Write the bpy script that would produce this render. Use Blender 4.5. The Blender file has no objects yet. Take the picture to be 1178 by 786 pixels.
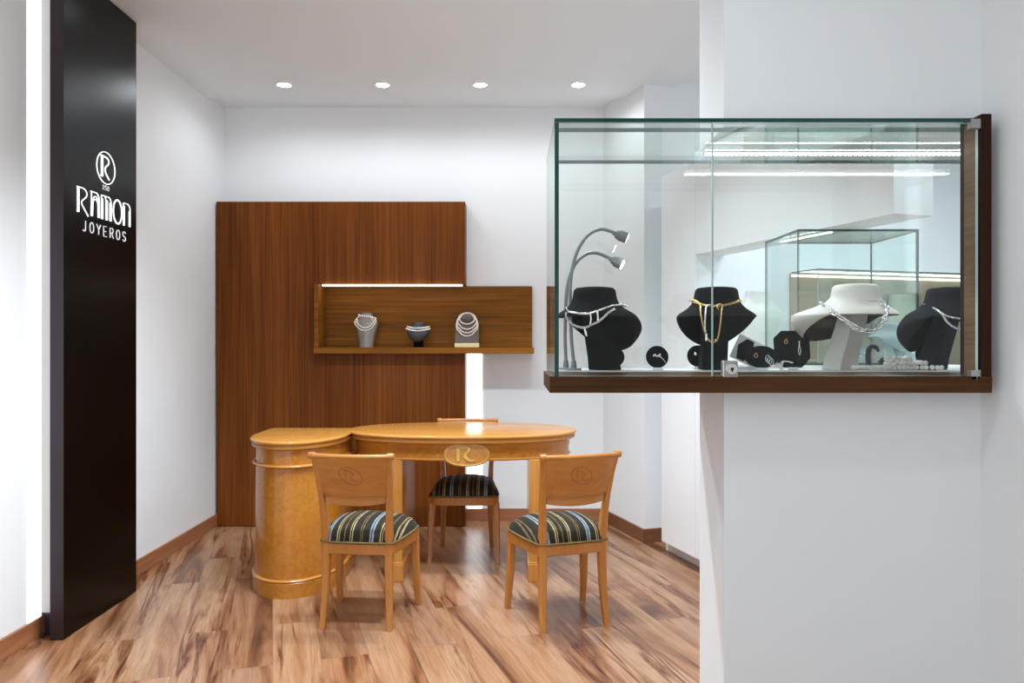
import bpy, bmesh, math, random
from mathutils import Vector, Matrix
random.seed(7)
PI = math.pi
sc = bpy.context.scene
COL = sc.collection
F, CX, CY, H = 900.0, 589.0, 393.0, 1.3      # focal length in px, image centre, camera height

def P(x, y, z):
    """point seen at pixel (x, y) of the photograph at depth z"""
    return Vector(((x - CX) * z / F, z, H - (y - CY) * z / F))

# ------------------------------------------------------------------ materials
def new_mat(name):
    m = bpy.data.materials.new(name); m.use_nodes = True
    nt = m.node_tree
    b = nt.nodes['Principled BSDF']
    return m, nt, b

def plain(name, col, rough=0.5, metal=0.0, noise=0.0, nscale=20.0, sheen=0.0, spec=0.5, coat=0.0):
    m, nt, b = new_mat(name)
    b.inputs['Base Color'].default_value = (*col, 1)
    b.inputs['Roughness'].default_value = rough
    b.inputs['Metallic'].default_value = metal
    b.inputs['Specular IOR Level'].default_value = spec
    b.inputs['Sheen Weight'].default_value = sheen
    b.inputs['Coat Weight'].default_value = coat
    tc = nt.nodes.new('ShaderNodeTexCoord')
    n = nt.nodes.new('ShaderNodeTexNoise'); n.inputs['Scale'].default_value = nscale; n.inputs['Detail'].default_value = 4
    nt.links.new(tc.outputs['Object'], n.inputs['Vector'])
    if noise > 0:
        mx = nt.nodes.new('ShaderNodeMix'); mx.data_type = 'RGBA'
        mx.inputs[6].default_value = (*[c * (1 - noise) for c in col], 1)
        mx.inputs[7].default_value = (*[min(1, c * (1 + noise)) for c in col], 1)
        nt.links.new(n.outputs['Fac'], mx.inputs[0]); nt.links.new(mx.outputs[2], b.inputs['Base Color'])
    return m

def emit(name, col, strength):
    m, nt, b = new_mat(name)
    b.inputs['Base Color'].default_value = (.8, .8, .8, 1)
    b.inputs['Emission Color'].default_value = (*col, 1)
    b.inputs['Emission Strength'].default_value = strength
    return m

def ramp(nt, stops, interp='LINEAR'):
    r = nt.nodes.new('ShaderNodeValToRGB'); r.color_ramp.interpolation = interp
    e = r.color_ramp.elements
    while len(e) > 1: e.remove(e[-1])
    e[0].position, e[0].color = stops[0][0], (*stops[0][1], 1)
    for p, c in stops[1:]:
        k = e.new(p); k.color = (*c, 1)
    return r

def wood(name, stops, axis, fine=60.0, along=1.6, rough=0.35, coat=0.0, warp=0.6, spec=.5, detail=5):
    """straight-grained veneer, the grain running along axis 0, 1 or 2"""
    m, nt, b = new_mat(name)
    tc = nt.nodes.new('ShaderNodeTexCoord')
    mp = nt.nodes.new('ShaderNodeMapping')
    s = [fine] * 3; s[axis] = along
    mp.inputs['Scale'].default_value = s
    nt.links.new(tc.outputs['Object'], mp.inputs['Vector'])
    n1 = nt.nodes.new('ShaderNodeTexNoise'); n1.inputs['Scale'].default_value = 1.0
    n1.inputs['Detail'].default_value = detail; n1.inputs['Roughness'].default_value = .62; n1.inputs['Distortion'].default_value = warp
    nt.links.new(mp.outputs['Vector'], n1.inputs['Vector'])
    mp2 = nt.nodes.new('ShaderNodeMapping')
    s2 = [fine * .1] * 3; s2[axis] = along * .35
    mp2.inputs['Scale'].default_value = s2
    nt.links.new(tc.outputs['Object'], mp2.inputs['Vector'])
    n2 = nt.nodes.new('ShaderNodeTexNoise'); n2.inputs['Scale'].default_value = 1.0; n2.inputs['Detail'].default_value = 3
    nt.links.new(mp2.outputs['Vector'], n2.inputs['Vector'])
    mx = nt.nodes.new('ShaderNodeMath'); mx.operation = 'MULTIPLY_ADD'
    mx.inputs[1].default_value = .6
    nt.links.new(n1.outputs['Fac'], mx.inputs[0])
    m3 = nt.nodes.new('ShaderNodeMath'); m3.operation = 'MULTIPLY'; m3.inputs[1].default_value = .4
    nt.links.new(n2.outputs['Fac'], m3.inputs[0]); nt.links.new(m3.outputs[0], mx.inputs[2])
    r = ramp(nt, stops)
    nt.links.new(mx.outputs[0], r.inputs['Fac'])
    nt.links.new(r.outputs['Color'], b.inputs['Base Color'])
    b.inputs['Roughness'].default_value = rough; b.inputs['Specular IOR Level'].default_value = spec
    b.inputs['Coat Weight'].default_value = coat; b.inputs['Coat Roughness'].default_value = .08
    return m

def burl(name, stops, rough=.25, coat=.4, scale=9):
    m, nt, b = new_mat(name)
    tc = nt.nodes.new('ShaderNodeTexCoord')
    n0 = nt.nodes.new('ShaderNodeTexNoise'); n0.inputs['Scale'].default_value = scale * .5; n0.inputs['Detail'].default_value = 3
    nt.links.new(tc.outputs['Object'], n0.inputs['Vector'])
    n1 = nt.nodes.new('ShaderNodeTexNoise'); n1.inputs['Scale'].default_value = scale * 3.2
    n1.inputs['Detail'].default_value = 6; n1.inputs['Roughness'].default_value = .65; n1.inputs['Distortion'].default_value = 1.6
    nt.links.new(tc.outputs['Object'], n1.inputs['Vector'])
    a = nt.nodes.new('ShaderNodeMath'); a.operation = 'MULTIPLY_ADD'; a.inputs[1].default_value = .7
    k = nt.nodes.new('ShaderNodeMath'); k.operation = 'MULTIPLY'; k.inputs[1].default_value = .3
    nt.links.new(n0.outputs['Fac'], k.inputs[0]); nt.links.new(n1.outputs['Fac'], a.inputs[0]); nt.links.new(k.outputs[0], a.inputs[2])
    r = ramp(nt, stops); nt.links.new(a.outputs[0], r.inputs['Fac'])
    nt.links.new(r.outputs['Color'], b.inputs['Base Color'])
    b.inputs['Roughness'].default_value = rough; b.inputs['Coat Weight'].default_value = coat; b.inputs['Coat Roughness'].default_value = .06
    return m

def glass_mat(name, tint, mirror=.04):
    m = bpy.data.materials.new(name); m.use_nodes = True
    nt = m.node_tree
    for n in list(nt.nodes):
        if n.type != 'OUTPUT_MATERIAL': nt.nodes.remove(n)
    out = [n for n in nt.nodes if n.type == 'OUTPUT_MATERIAL'][0]
    t = nt.nodes.new('ShaderNodeBsdfTransparent'); t.inputs['Color'].default_value = (*tint, 1)
    g = nt.nodes.new('ShaderNodeBsdfGlossy'); g.inputs['Roughness'].default_value = 0.0
    g.inputs['Color'].default_value = (.95, 1, .98, 1)
    lw = nt.nodes.new('ShaderNodeLayerWeight'); lw.inputs['Blend'].default_value = .5
    p = nt.nodes.new('ShaderNodeMath'); p.operation = 'POWER'; p.inputs[1].default_value = 5
    nt.links.new(lw.outputs['Facing'], p.inputs[0])
    q = nt.nodes.new('ShaderNodeMath'); q.operation = 'MULTIPLY_ADD'; q.inputs[1].default_value = 1 - mirror; q.inputs[2].default_value = mirror
    nt.links.new(p.outputs[0], q.inputs[0])
    mx = nt.nodes.new('ShaderNodeMixShader')
    nt.links.new(q.outputs[0], mx.inputs[0]); nt.links.new(t.outputs[0], mx.inputs[1]); nt.links.new(g.outputs[0], mx.inputs[2])
    nt.links.new(mx.outputs[0], out.inputs['Surface'])
    return m

ROT = math.radians(17)                       # the floor boards and the right side of the room are turned by this
D = Vector((-math.sin(ROT), math.cos(ROT)))  # along, away from the camera
Q = Vector((math.cos(ROT), math.sin(ROT)))   # across, to the right

def floor_mat():
    m, nt, b = new_mat('laminate')
    N, L = nt.nodes, nt.links
    tc = N.new('ShaderNodeTexCoord')
    mp = N.new('ShaderNodeMapping'); mp.inputs['Rotation'].default_value = (0, 0, -(PI / 2 + ROT))
    L.new(tc.outputs['Object'], mp.inputs['Vector'])                   # x now runs along the boards
    br = N.new('ShaderNodeTexBrick')
    br.inputs['Scale'].default_value = 1.0; br.inputs['Brick Width'].default_value = 1.25; br.inputs['Row Height'].default_value = .19
    br.inputs['Mortar Size'].default_value = .0015; br.inputs['Mortar Smooth'].default_value = 0; br.inputs['Bias'].default_value = 0
    br.offset = .37; br.inputs['Color1'].default_value = (0, 0, 0, 1); br.inputs['Color2'].default_value = (1, 1, 1, 1)
    br.inputs['Mortar'].default_value = (.5, .5, .5, 1)
    L.new(mp.outputs['Vector'], br.inputs['Vector'])
    sh = N.new('ShaderNodeVectorMath'); sh.operation = 'MULTIPLY'; sh.inputs[1].default_value = (13.7, 7.3, 0)
    L.new(br.outputs['Color'], sh.inputs[0])
    ad = N.new('ShaderNodeVectorMath'); ad.operation = 'ADD'
    L.new(mp.outputs['Vector'], ad.inputs[0]); L.new(sh.outputs[0], ad.inputs[1])
    # broad swirling figure
    s1 = N.new('ShaderNodeMapping'); s1.inputs['Scale'].default_value = (.55, 5.0, 1); L.new(ad.outputs[0], s1.inputs['Vector'])
    n1 = N.new('ShaderNodeTexNoise'); n1.inputs['Scale'].default_value = 1.0; n1.inputs['Detail'].default_value = 5
    n1.inputs['Roughness'].default_value = .56; n1.inputs['Distortion'].default_value = 1.3; L.new(s1.outputs[0], n1.inputs['Vector'])
    r1 = ramp(nt, [(.30, (.115, .048, .024)), (.38, (.235, .105, .052)), (.47, (.37, .195, .108)), (.56, (.44, .268, .168)), (.64, (.38, .222, .137)), (.72, (.23, .114, .064))])
    L.new(n1.outputs['Fac'], r1.inputs['Fac'])
    # dark spalted streaks, in clusters
    s2 = N.new('ShaderNodeMapping'); s2.inputs['Scale'].default_value = (1.05, 15, 1); s2.inputs['Location'].default_value = (3.1, 8.7, 0)
    L.new(ad.outputs[0], s2.inputs['Vector'])
    n2 = N.new('ShaderNodeTexNoise'); n2.inputs['Scale'].default_value = 1.0; n2.inputs['Detail'].default_value = 7
    n2.inputs['Roughness'].default_value = .6; n2.inputs['Distortion'].default_value = 1.3; L.new(s2.outputs[0], n2.inputs['Vector'])
    r2 = ramp(nt, [(.50, (1, 1, 1)), (.565, (.60, .45, .38)), (.60, (.17, .09, .065)), (.615, (.75, .62, .54)), (.635, (.35, .22, .17)), (.65, (.9, .85, .8)), (.70, (1, 1, 1))])
    L.new(n2.outputs['Fac'], r2.inputs['Fac'])
    s4 = N.new('ShaderNodeMapping'); s4.inputs['Scale'].default_value = (.9, 3.2, 1); s4.inputs['Location'].default_value = (7.7, 1.3, 0)
    L.new(ad.outputs[0], s4.inputs['Vector'])
    n4 = N.new('ShaderNodeTexNoise'); n4.inputs['Scale'].default_value = 1.0; n4.inputs['Detail'].default_value = 2; L.new(s4.outputs[0], n4.inputs['Vector'])
    r4 = ramp(nt, [(.45, (.08, .08, .08)), (.56, (1, 1, 1))]); L.new(n4.outputs['Fac'], r4.inputs['Fac'])
    mu = N.new('ShaderNodeMix'); mu.data_type = 'RGBA'; mu.blend_type = 'MULTIPLY'
    L.new(r4.outputs['Color'], mu.inputs[0])
    L.new(r1.outputs['Color'], mu.inputs[6]); L.new(r2.outputs['Color'], mu.inputs[7])
    # fine grain
    s3 = N.new('ShaderNodeMapping'); s3.inputs['Scale'].default_value = (6, 120, 1); L.new(ad.outputs[0], s3.inputs['Vector'])
    n3 = N.new('ShaderNodeTexNoise'); n3.inputs['Scale'].default_value = 1.0; n3.inputs['Detail'].default_value = 3; L.new(s3.outputs[0], n3.inputs['Vector'])
    r3 = ramp(nt, [(.3, (.72, .66, .62)), (.6, (1, 1, 1))]); L.new(n3.outputs['Fac'], r3.inputs['Fac'])
    m2 = N.new('ShaderNodeMix'); m2.data_type = 'RGBA'; m2.blend_type = 'MULTIPLY'; m2.inputs[0].default_value = .8
    L.new(mu.outputs[2], m2.inputs[6]); L.new(r3.outputs['Color'], m2.inputs[7])
    # board to board tone and joints
    rt = ramp(nt, [(0, (.82, .76, .72)), (.5, (1, .97, .90)), (1, (1.0, .90, .80))]); L.new(br.outputs['Color'], rt.inputs['Fac'])
    m3 = N.new('ShaderNodeMix'); m3.data_type = 'RGBA'; m3.blend_type = 'MULTIPLY'; m3.inputs[0].default_value = 1
    L.new(m2.outputs[2], m3.inputs[6]); L.new(rt.outputs['Color'], m3.inputs[7])
    m4 = N.new('ShaderNodeMix'); m4.data_type = 'RGBA'; m4.inputs[7].default_value = (.22, .12, .08, 1)
    mf = N.new('ShaderNodeMath'); mf.operation = 'MULTIPLY'; mf.inputs[1].default_value = .75
    L.new(br.outputs['Fac'], mf.inputs[0]); L.new(mf.outputs[0], m4.inputs[0]); L.new(m3.outputs[2], m4.inputs[6])
    L.new(m4.outputs[2], b.inputs['Base Color'])
    b.inputs['Roughness'].default_value = .28; b.inputs['Specular IOR Level'].default_value = .4
    return m

def stripe_mat():
    m, nt, b = new_mat('striped_velvet')
    N, L = nt.nodes, nt.links
    tc = N.new('ShaderNodeTexCoord'); sp = N.new('ShaderNodeSeparateXYZ'); L.new(tc.outputs['Object'], sp.inputs[0])
    a = N.new('ShaderNodeMath'); a.operation = 'MULTIPLY_ADD'; a.inputs[1].default_value = 1 / .20; a.inputs[2].default_value = 10.22
    L.new(sp.outputs['X'], a.inputs[0])
    fr = N.new('ShaderNodeMath'); fr.operation = 'FRACT'; L.new(a.outputs[0], fr.inputs[0])
    base, blue, gold, cream, dim = (.022, .017, .010), (.20, .25, .31), (.30, .25, .08), (.40, .33, .21), (.16, .12, .06)
    st = [(0, base), (.06, gold), (.085, base), (.11, cream), (.135, base), (.30, dim), (.32, base), (.345, dim), (.365, base),
          (.52, blue), (.555, base), (.575, blue), (.62, base), (.76, cream), (.785, base), (.81, gold), (.83, base), (.93, dim), (.95, base)]
    r = ramp(nt, st, 'CONSTANT'); L.new(fr.outputs[0], r.inputs['Fac'])
    n = N.new('ShaderNodeTexNoise'); n.inputs['Scale'].default_value = 40; L.new(tc.outputs['Object'], n.inputs['Vector'])
    rr = ramp(nt, [(.3, (.7, .7, .7)), (.7, (1.25, 1.25, 1.2))]); L.new(n.outputs['Fac'], rr.inputs['Fac'])
    mu = N.new('ShaderNodeMix'); mu.data_type = 'RGBA'; mu.blend_type = 'MULTIPLY'; mu.inputs[0].default_value = 1
    L.new(r.outputs['Color'], mu.inputs[6]); L.new(rr.outputs['Color'], mu.inputs[7])
    L.new(mu.outputs[2], b.inputs['Base Color'])
    b.inputs['Roughness'].default_value = .75; b.inputs['Sheen Weight'].default_value = .06; b.inputs['Specular IOR Level'].default_value = .15
    return m

M = {}
M['wall'] = plain('white_plaster', (.81, .83, .85), .65, noise=.012, nscale=3)
M['ceiling'] = plain('ceiling_paint', (.80, .865, .905), .7, noise=.01, nscale=3)
M['wall_grey'] = plain('off_white_plaster', (.76, .775, .785), .6, noise=.012, nscale=3)
M['floor'] = floor_mat()
M['panel_wood'] = wood('sapele_vertical', [(.30, (.066, .016, .002)), (.48, (.145, .040, .006)), (.66, (.225, .070, .013))], 2, 60, 1.0, .40, spec=.10)
M['shelf_wood'] = wood('sapele_horizontal', [(.30, (.10, .034, .004)), (.48, (.19, .070, .008)), (.66, (.31, .12, .016))], 0, 55, 1.4, .42, spec=.10)
M['base_wood'] = wood('walnut_horizontal', [(.30, (.028, .011, .004)), (.48, (.066, .027, .010)), (.66, (.105, .045, .017))], 0, 90, 3, .45, spec=.08)
M['post_wood'] = wood('walnut_upright', [(.30, (.013, .005, .003)), (.48, (.027, .010, .005)), (.66, (.045, .017, .008))], 2, 90, 3, .45, spec=.08)
M['jamb_wood'] = wood('walnut_crosswise', [(.30, (.09, .045, .017)), (.48, (.15, .080, .033)), (.66, (.21, .12, .055))], 1, 190, 6, .4, spec=.2)
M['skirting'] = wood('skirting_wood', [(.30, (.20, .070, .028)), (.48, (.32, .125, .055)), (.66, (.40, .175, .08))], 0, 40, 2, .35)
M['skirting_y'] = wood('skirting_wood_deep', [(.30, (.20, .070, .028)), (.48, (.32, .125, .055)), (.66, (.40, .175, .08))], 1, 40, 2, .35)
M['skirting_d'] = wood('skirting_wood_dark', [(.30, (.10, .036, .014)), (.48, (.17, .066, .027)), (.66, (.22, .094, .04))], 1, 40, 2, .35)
M['burl'] = burl('maple_burl', [(.25, (.36, .115, .012)), (.45, (.45, .165, .020)), (.60, (.52, .21, .030)), (.8, (.57, .25, .045))], scale=7, coat=.15)
M['maple'] = wood('maple_straight', [(.30, (.42, .155, .022)), (.48, (.50, .205, .032)), (.66, (.57, .25, .05))], 0, 30, 2.5, .25, .2)
M['maple_top'] = wood('maple_tabletop', [(.30, (.50, .218, .044)), (.48, (.525, .232, .049)), (.66, (.55, .25, .056))], 0, 12, 1.2, .17, .0, detail=1)
M['maple_up'] = wood('maple_upright', [(.30, (.42, .16, .026)), (.48, (.50, .21, .038)), (.66, (.57, .26, .055))], 2, 30, 2.5, .3, .15)
M['chair_wood'] = wood('beech_upright', [(.30, (.36, .125, .022)), (.48, (.45, .172, .034)), (.66, (.52, .22, .050))], 2, 45, 3, .32, .12)
M['chair_panel'] = wood('beech_crosswise', [(.30, (.36, .125, .024)), (.48, (.44, .17, .034)), (.66, (.51, .22, .05))], 0, 40, 3, .3, .15)
M['carving'] = plain('beech_carving', (.29, .108, .024), .4)
M['velvet'] = stripe_mat()
M['piping'] = plain('olive_piping', (.17, .115, .028), .7, noise=.4, nscale=300)
M['gold_inlay'] = plain('gold_inlay', (.62, .42, .07), .35, metal=.3)
M['black_panel'] = plain('black_lacquer', (.0010, .0008, .0007), .3, noise=.1, spec=.5)
M['black_panel'].node_tree.nodes['Principled BSDF'].inputs['IOR'].default_value = 1.25
M['panel_edge'] = plain('aubergine_edge', (.022, .012, .018), .4)
M['spacer'] = plain('white_batten', (.42, .42, .425), .6)
M['cabinet'] = plain('white_lacquer', (.80, .815, .84), .35)
M['gap'] = plain('dark_gap', (.05, .05, .05), .8)
M['led'] = emit('led_white', (1, .99, .98), 9)
M['led_case'] = emit('led_wall_case', (1, .99, .98), 3)
M['led_soft'] = emit('led_profile', (1, .985, .97), 1.4)
M['led_warm'] = emit('led_shelf', (1, .92, .74), 2.2)
M['lamp'] = emit('downlight_lamp', (1, .98, .96), 30)
M['sign'] = emit('lit_lettering', (.93, 1, 1), .85)
M['sign_dim'] = emit('lit_small_lettering', (.85, .93, .95), .22)
M['sign_faint'] = emit('lit_tiny_lettering', (.75, .75, .78), .10)
M['glass'] = glass_mat('clear_glass', (.972, .988, .984), .016)
M['glass_back'] = glass_mat('clear_back_glass', (.972, .988, .984), .045)
M['glass_far'] = glass_mat('greenish_glass', (.945, .978, .972), .03)
M['glass_edge'] = plain('glass_edge_green', (.0, .045, .034), .15)
M['glass_edge_dark'] = plain('glass_edge_dark', (.002, .018, .015), .12)
M['seam'] = plain('glass_seam', (.42, .55, .52), .2)
M['steel'] = plain('brushed_steel', (.40, .39, .38), .36, metal=.9)
M['dark'] = plain('keyhole', (.01, .01, .01), .6)
M['lamp_grey'] = plain('grey_lamp_metal', (.24, .25, .255), .4, metal=.35)
M['black_velvet'] = plain('black_velvet', (.006, .006, .007), .9, spec=.08)
M['navy_velvet'] = plain('dark_slate_fabric', (.015, .016, .022), .85, spec=.1)
M['white_leather'] = plain('ivory_leatherette', (.66, .63, .57), .55, noise=.03, nscale=60)
M['brown_lining'] = plain('brown_lining', (.085, .055, .045), .8)
M['peach'] = plain('peach_edge', (.72, .52, .38), .7)
M['silver'] = plain('silver', (.82, .82, .82), .18, metal=1)
M['gold'] = plain('gold', (.80, .56, .22), .22, metal=1)
M['pearl'] = plain('pearl', (.84, .79, .74), .22, coat=.4)
M['satin'] = plain('grey_satin', (.27, .245, .23), .32, noise=.25, nscale=18, metal=.35)
M['slate'] = plain('slate_leatherette', (.035, .035, .040), .5)
M['taupe'] = plain('taupe_leatherette', (.11, .088, .078), .55)
M['gold_base'] = plain('pale_gold', (.78, .64, .36), .35, metal=.3)
M['acrylic'] = plain('white_acrylic', (.80, .80, .79), .25)
M['tan'] = plain('tan_fabric', (.48, .40, .27), .7, noise=.06, nscale=30)
M['bluegrey'] = plain('blue_grey_fabric', (.30, .345, .35), .6)
M['palegrey'] = plain('pale_grey_leatherette', (.62, .62, .60), .5, noise=.06, nscale=18)
M['wallcase_wood'] = wood('teak_horizontal', [(.30, (.20, .125, .055)), (.48, (.27, .175, .08)), (.66, (.33, .22, .105))], 0, 70, 3, .4)

# ------------------------------------------------------------------ mesh helpers
def bx(bm, x0, x1, y0, y1, z0, z1, mi=0):
    v = [bm.verts.new((x, y, z)) for z in (z0, z1) for y in (y0, y1) for x in (x0, x1)]
    fs = []
    for q in ((0, 2, 3, 1), (4, 5, 7, 6), (0, 1, 5, 4), (2, 6, 7, 3), (0, 4, 6, 2), (1, 3, 7, 5)):
        f = bm.faces.new([v[i] for i in q]); f.material_index = mi; fs.append(f)
    return fs          # bottom, top, front(y0), back(y1), left(x0), right(x1)

def prism(bm, pts, z0, z1, mi=0):
    a = [bm.verts.new((p[0], p[1], z0)) for p in pts]; b = [bm.verts.new((p[0], p[1], z1)) for p in pts]
    n = len(pts); fs = [bm.faces.new(a[::-1]), bm.faces.new(b)]
    for i in range(n):
        fs.append(bm.faces.new((a[i], a[(i + 1) % n], b[(i + 1) % n], b[i])))
    for f in fs: f.material_index = mi
    return fs

def offset(pts, d):
    """plan polygon (counter-clockwise) moved inwards by d"""
    n = len(pts); out = []
    for i in range(n):
        p0, p1, p2 = Vector(pts[i - 1][:2]), Vector(pts[i][:2]), Vector(pts[(i + 1) % n][:2])
        e1, e2 = (p1 - p0).normalized(), (p2 - p1).normalized()
        n1, n2 = Vector((-e1.y, e1.x)), Vector((-e2.y, e2.x))
        k = (n1 + n2); k = k.normalized() if k.length > 1e-6 else n1
        c = max(.35, k.dot(n1))
        out.append(p1 + k * (d / c))
    return out

def stack(bm, pts, levels, mi=0):
    """levels of (height, inset) skinned into one closed solid"""
    rings = []
    for h, d in levels:
        o = offset(pts, d)
        rings.append([bm.verts.new((p.x, p.y, h)) for p in o])
    n = len(pts)
    fs = [bm.faces.new(rings[0][::-1]), bm.faces.new(rings[-1])]
    for a, b in zip(rings, rings[1:]):
        for i in range(n):
            fs.append(bm.faces.new((a[i], a[(i + 1) % n], b[(i + 1) % n], b[i])))
    for f in fs: f.material_index = mi
    return fs

def frames(path, closed=False):
    n = len(path); out = []
    up = None
    for i in range(n):
        if closed: t = path[(i + 1) % n] - path[i - 1]
        else: t = path[min(i + 1, n - 1)] - path[max(i - 1, 0)]
        t = t.normalized()
        if up is None:
            up = Vector((0, 0, 1)) if abs(t.z) < .9 else Vector((0, 1, 0))
        s = t.cross(up).normalized(); up = s.cross(t).normalized()
        out.append((t, s, up.copy()))
    return out

def tube(bm, path, r, n=10, closed=False, mi=0):
    path = [Vector(p) for p in path]
    rs = r if isinstance(r, (list, tuple)) else [r] * len(path)
    rings = []
    for p, (t, s, u), rr in zip(path, frames(path, closed), rs):
        rings.append([bm.verts.new(p + (s * math.cos(a) + u * math.sin(a)) * rr) for a in [2 * PI * k / n for k in range(n)]])
    prs = list(zip(rings, rings[1:])) + ([(rings[-1], rings[0])] if closed else [])
    for a, b in prs:
        for k in range(n):
            f = bm.faces.new((a[k], a[(k + 1) % n], b[(k + 1) % n], b[k])); f.material_index = mi
    if not closed:
        bm.faces.new(rings[0][::-1]).material_index = mi; bm.faces.new(rings[-1]).material_index = mi

def ball(bm, c, r, seg=10, rings=6, sx=1, sy=1, sz=1, mi=0):
    mt = Matrix.Translation(c) @ Matrix.Diagonal((r * sx, r * sy, r * sz, 1))
    g = bmesh.ops.create_uvsphere(bm, u_segments=seg, v_segments=rings, radius=1, matrix=mt)
    for v in g['verts']:
        for f in v.link_faces: f.material_index = mi

def cyl(bm, a, b, r0, r1=None, n=20, mi=0):
    a, b = Vector(a), Vector(b); tube(bm, [a, b], [r0, r0 if r1 is None else r1], n, mi=mi)

def lathe(bm, c, prof, n=32, mi=0):
    rings = []
    for r, h in prof:
        rings.append([bm.verts.new((c[0] + r * math.cos(2 * PI * k / n), c[1] + r * math.sin(2 * PI * k / n), c[2] + h)) for k in range(n)])
    for a, b in zip(rings, rings[1:]):
        for k in range(n):
            bm.faces.new((a[k], a[(k + 1) % n], b[(k + 1) % n], b[k])).material_index = mi
    bm.faces.new(rings[0][::-1]).material_index = mi; bm.faces.new(rings[-1]).material_index = mi

def loft_rect(bm, pts, mi=0):
    """pts: (x, y, z, width_x, depth_y); a bar with a rectangular section that changes along its way"""
    rings = []
    for x, y, z, w, d in pts:
        c = min(w, d) * .16
        a = [(-w / 2 + c, -d / 2), (w / 2 - c, -d / 2), (w / 2, -d / 2 + c), (w / 2, d / 2 - c), (w / 2 - c, d / 2), (-w / 2 + c, d / 2), (-w / 2, d / 2 - c), (-w / 2, -d / 2 + c)]
        rings.append([bm.verts.new((x + p, y + q, z)) for p, q in a])
    n = 8
    for a, b in zip(rings, rings[1:]):
        for k in range(n): bm.faces.new((a[k], a[(k + 1) % n], b[(k + 1) % n], b[k])).material_index = mi
    bm.faces.new(rings[0][::-1]); bm.faces.new(rings[-1])

def link(o, parent=None):
    COL.objects.link(o)
    if parent is not None: o.parent = parent
    return o

def origin(parent):
    v = Vector((0, 0, 0))
    while parent is not None:
        v += Vector(parent.location); parent = parent.parent
    return v

def obj(name, bm, mats, parent=None, smooth=None, world=True, bevel=0, label=None, recalc=True):
    """one mesh object; vertices given in world coordinates are moved into the parent's frame"""
    if recalc: bmesh.ops.recalc_face_normals(bm, faces=bm.faces)
    if world and parent is not None:
        bmesh.ops.translate(bm, verts=bm.verts, vec=-origin(parent))
    me = bpy.data.meshes.new(name); bm.to_mesh(me); bm.free()
    for m in (mats if isinstance(mats, (list, tuple)) else [mats]): me.materials.append(M[m] if isinstance(m, str) else m)
    if smooth is not None:
        for p in me.polygons: p.use_smooth = True
        me.set_sharp_from_angle(angle=math.radians(smooth))
    o = bpy.data.objects.new(name, me)
    link(o, parent)
    if bevel:
        b = o.modifiers.new('bevel', 'BEVEL'); b.width = bevel; b.segments = 2; b.limit_method = 'ANGLE'
    if label: o['label'] = label
    return o

def thing(name, label, cat, loc=(0, 0, 0), group=None, rotz=0):
    o = bpy.data.objects.new(name, None); o.empty_display_size = .05
    o.location = loc; o.rotation_euler = (0, 0, rotz)
    return tag(link(o), label, cat, group)

def tag(o, label, cat, group=None):
    o['label'] = label; o['category'] = cat
    if group: o['group'] = group
    return o

def solo(name, bm, mats, label, cat, group=None, base=None, **k):
    """a thing that is one mesh; its origin is put at base"""
    if base is not None: bmesh.ops.translate(bm, verts=bm.verts, vec=-Vector(base))
    o = obj(name, bm, mats, None, **k)
    if base is not None: o.location = base
    return tag(o, label, cat, group)

def struct(name, bm, mats, **k):
    o = obj(name, bm, mats, None, **k); o['kind'] = 'structure'; return o

def BM(): return bmesh.new()
def box_obj(name, b, mats, parent=None, **k):
    bm = BM(); bx(bm, *b); return obj(name, bm, mats, parent, **k)

# ------------------------------------------------------------------ the setting
XL = -2.085                     # left wall
ZB = 5.68                       # back wall
SOFF, CEIL = 2.96, 3.0
FRONT = -1.0
bm = BM(); bx(bm, XL - .15, 4.6, FRONT, 7.6, -.06, 0); struct('floor', bm, 'floor')
bm = BM(); prism(bm, [(XL, FRONT), (1.0 + .3057 * (5.33 - FRONT), FRONT), (1.0, 5.33), (XL, 5.33)], SOFF, CEIL - .002); struct('ceiling_lowered', bm, 'ceiling')
bm = BM(); bx(bm, XL - .15, 4.6, FRONT, 7.6, CEIL, CEIL + .1); struct('ceiling', bm, 'ceiling')
bm = BM(); bx(bm, XL - .15, XL, FRONT, ZB + .15, 0, CEIL); struct('wall_left', bm, 'wall')
bm = BM(); bx(bm, XL, .70, ZB, ZB + .15, 0, CEIL); struct('wall_back', bm, 'wall')
A0 = Vector((.663, 5.68)); A1 = Vector((.854, 5.056)); dA = (A0 - A1).normalized()
A2 = A1 + Q * 3.35
bm = BM(); prism(bm, [A1, A1 + Q * .12, A0 + Q * .12 + dA * .1, A0 + dA * .0], 0, CEIL); struct('wall_right_back', bm, 'wall')
bm = BM(); prism(bm, [A1 + Q * .12, A2, A2 + D * .15, A1 + Q * .12 + D * .15], 0, CEIL); struct('wall_far_right', bm, 'wall')
bm = BM(); bx(bm, 4.05, 4.2, 2.03, 7, 0, CEIL); struct('wall_far_end', bm, 'wall')
# the partition that the near showcase passes through
WX, W0, W1 = .486, 1.794, 2.026
bm = BM(); bx(bm, WX, 4.2, W0, W1, 0, 1.186); struct('wall_partition_low', bm, 'wall_grey')
bm = BM(); bx(bm, WX, 4.2, W0, W1, 1.7925, CEIL); struct('wall_partition_high', bm, 'wall_grey')
bm = BM(); bx(bm, 1.262, 4.2, W0, W1, 1.186, 1.7925); struct('wall_partition_jamb', bm, 'wall_grey')
bm = BM(); bx(bm, 1.075, 1.22, FRONT, W0, 0, CEIL); struct('wall_right', bm, 'wall_grey')
bm = BM(); bx(bm, .12, 1.22, FRONT - .12, FRONT - .001, 0, CEIL); struct('wall_front_pier', bm, 'wall_grey')  # added unseen wall, keeps the bright open front out of the glass reflections
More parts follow.
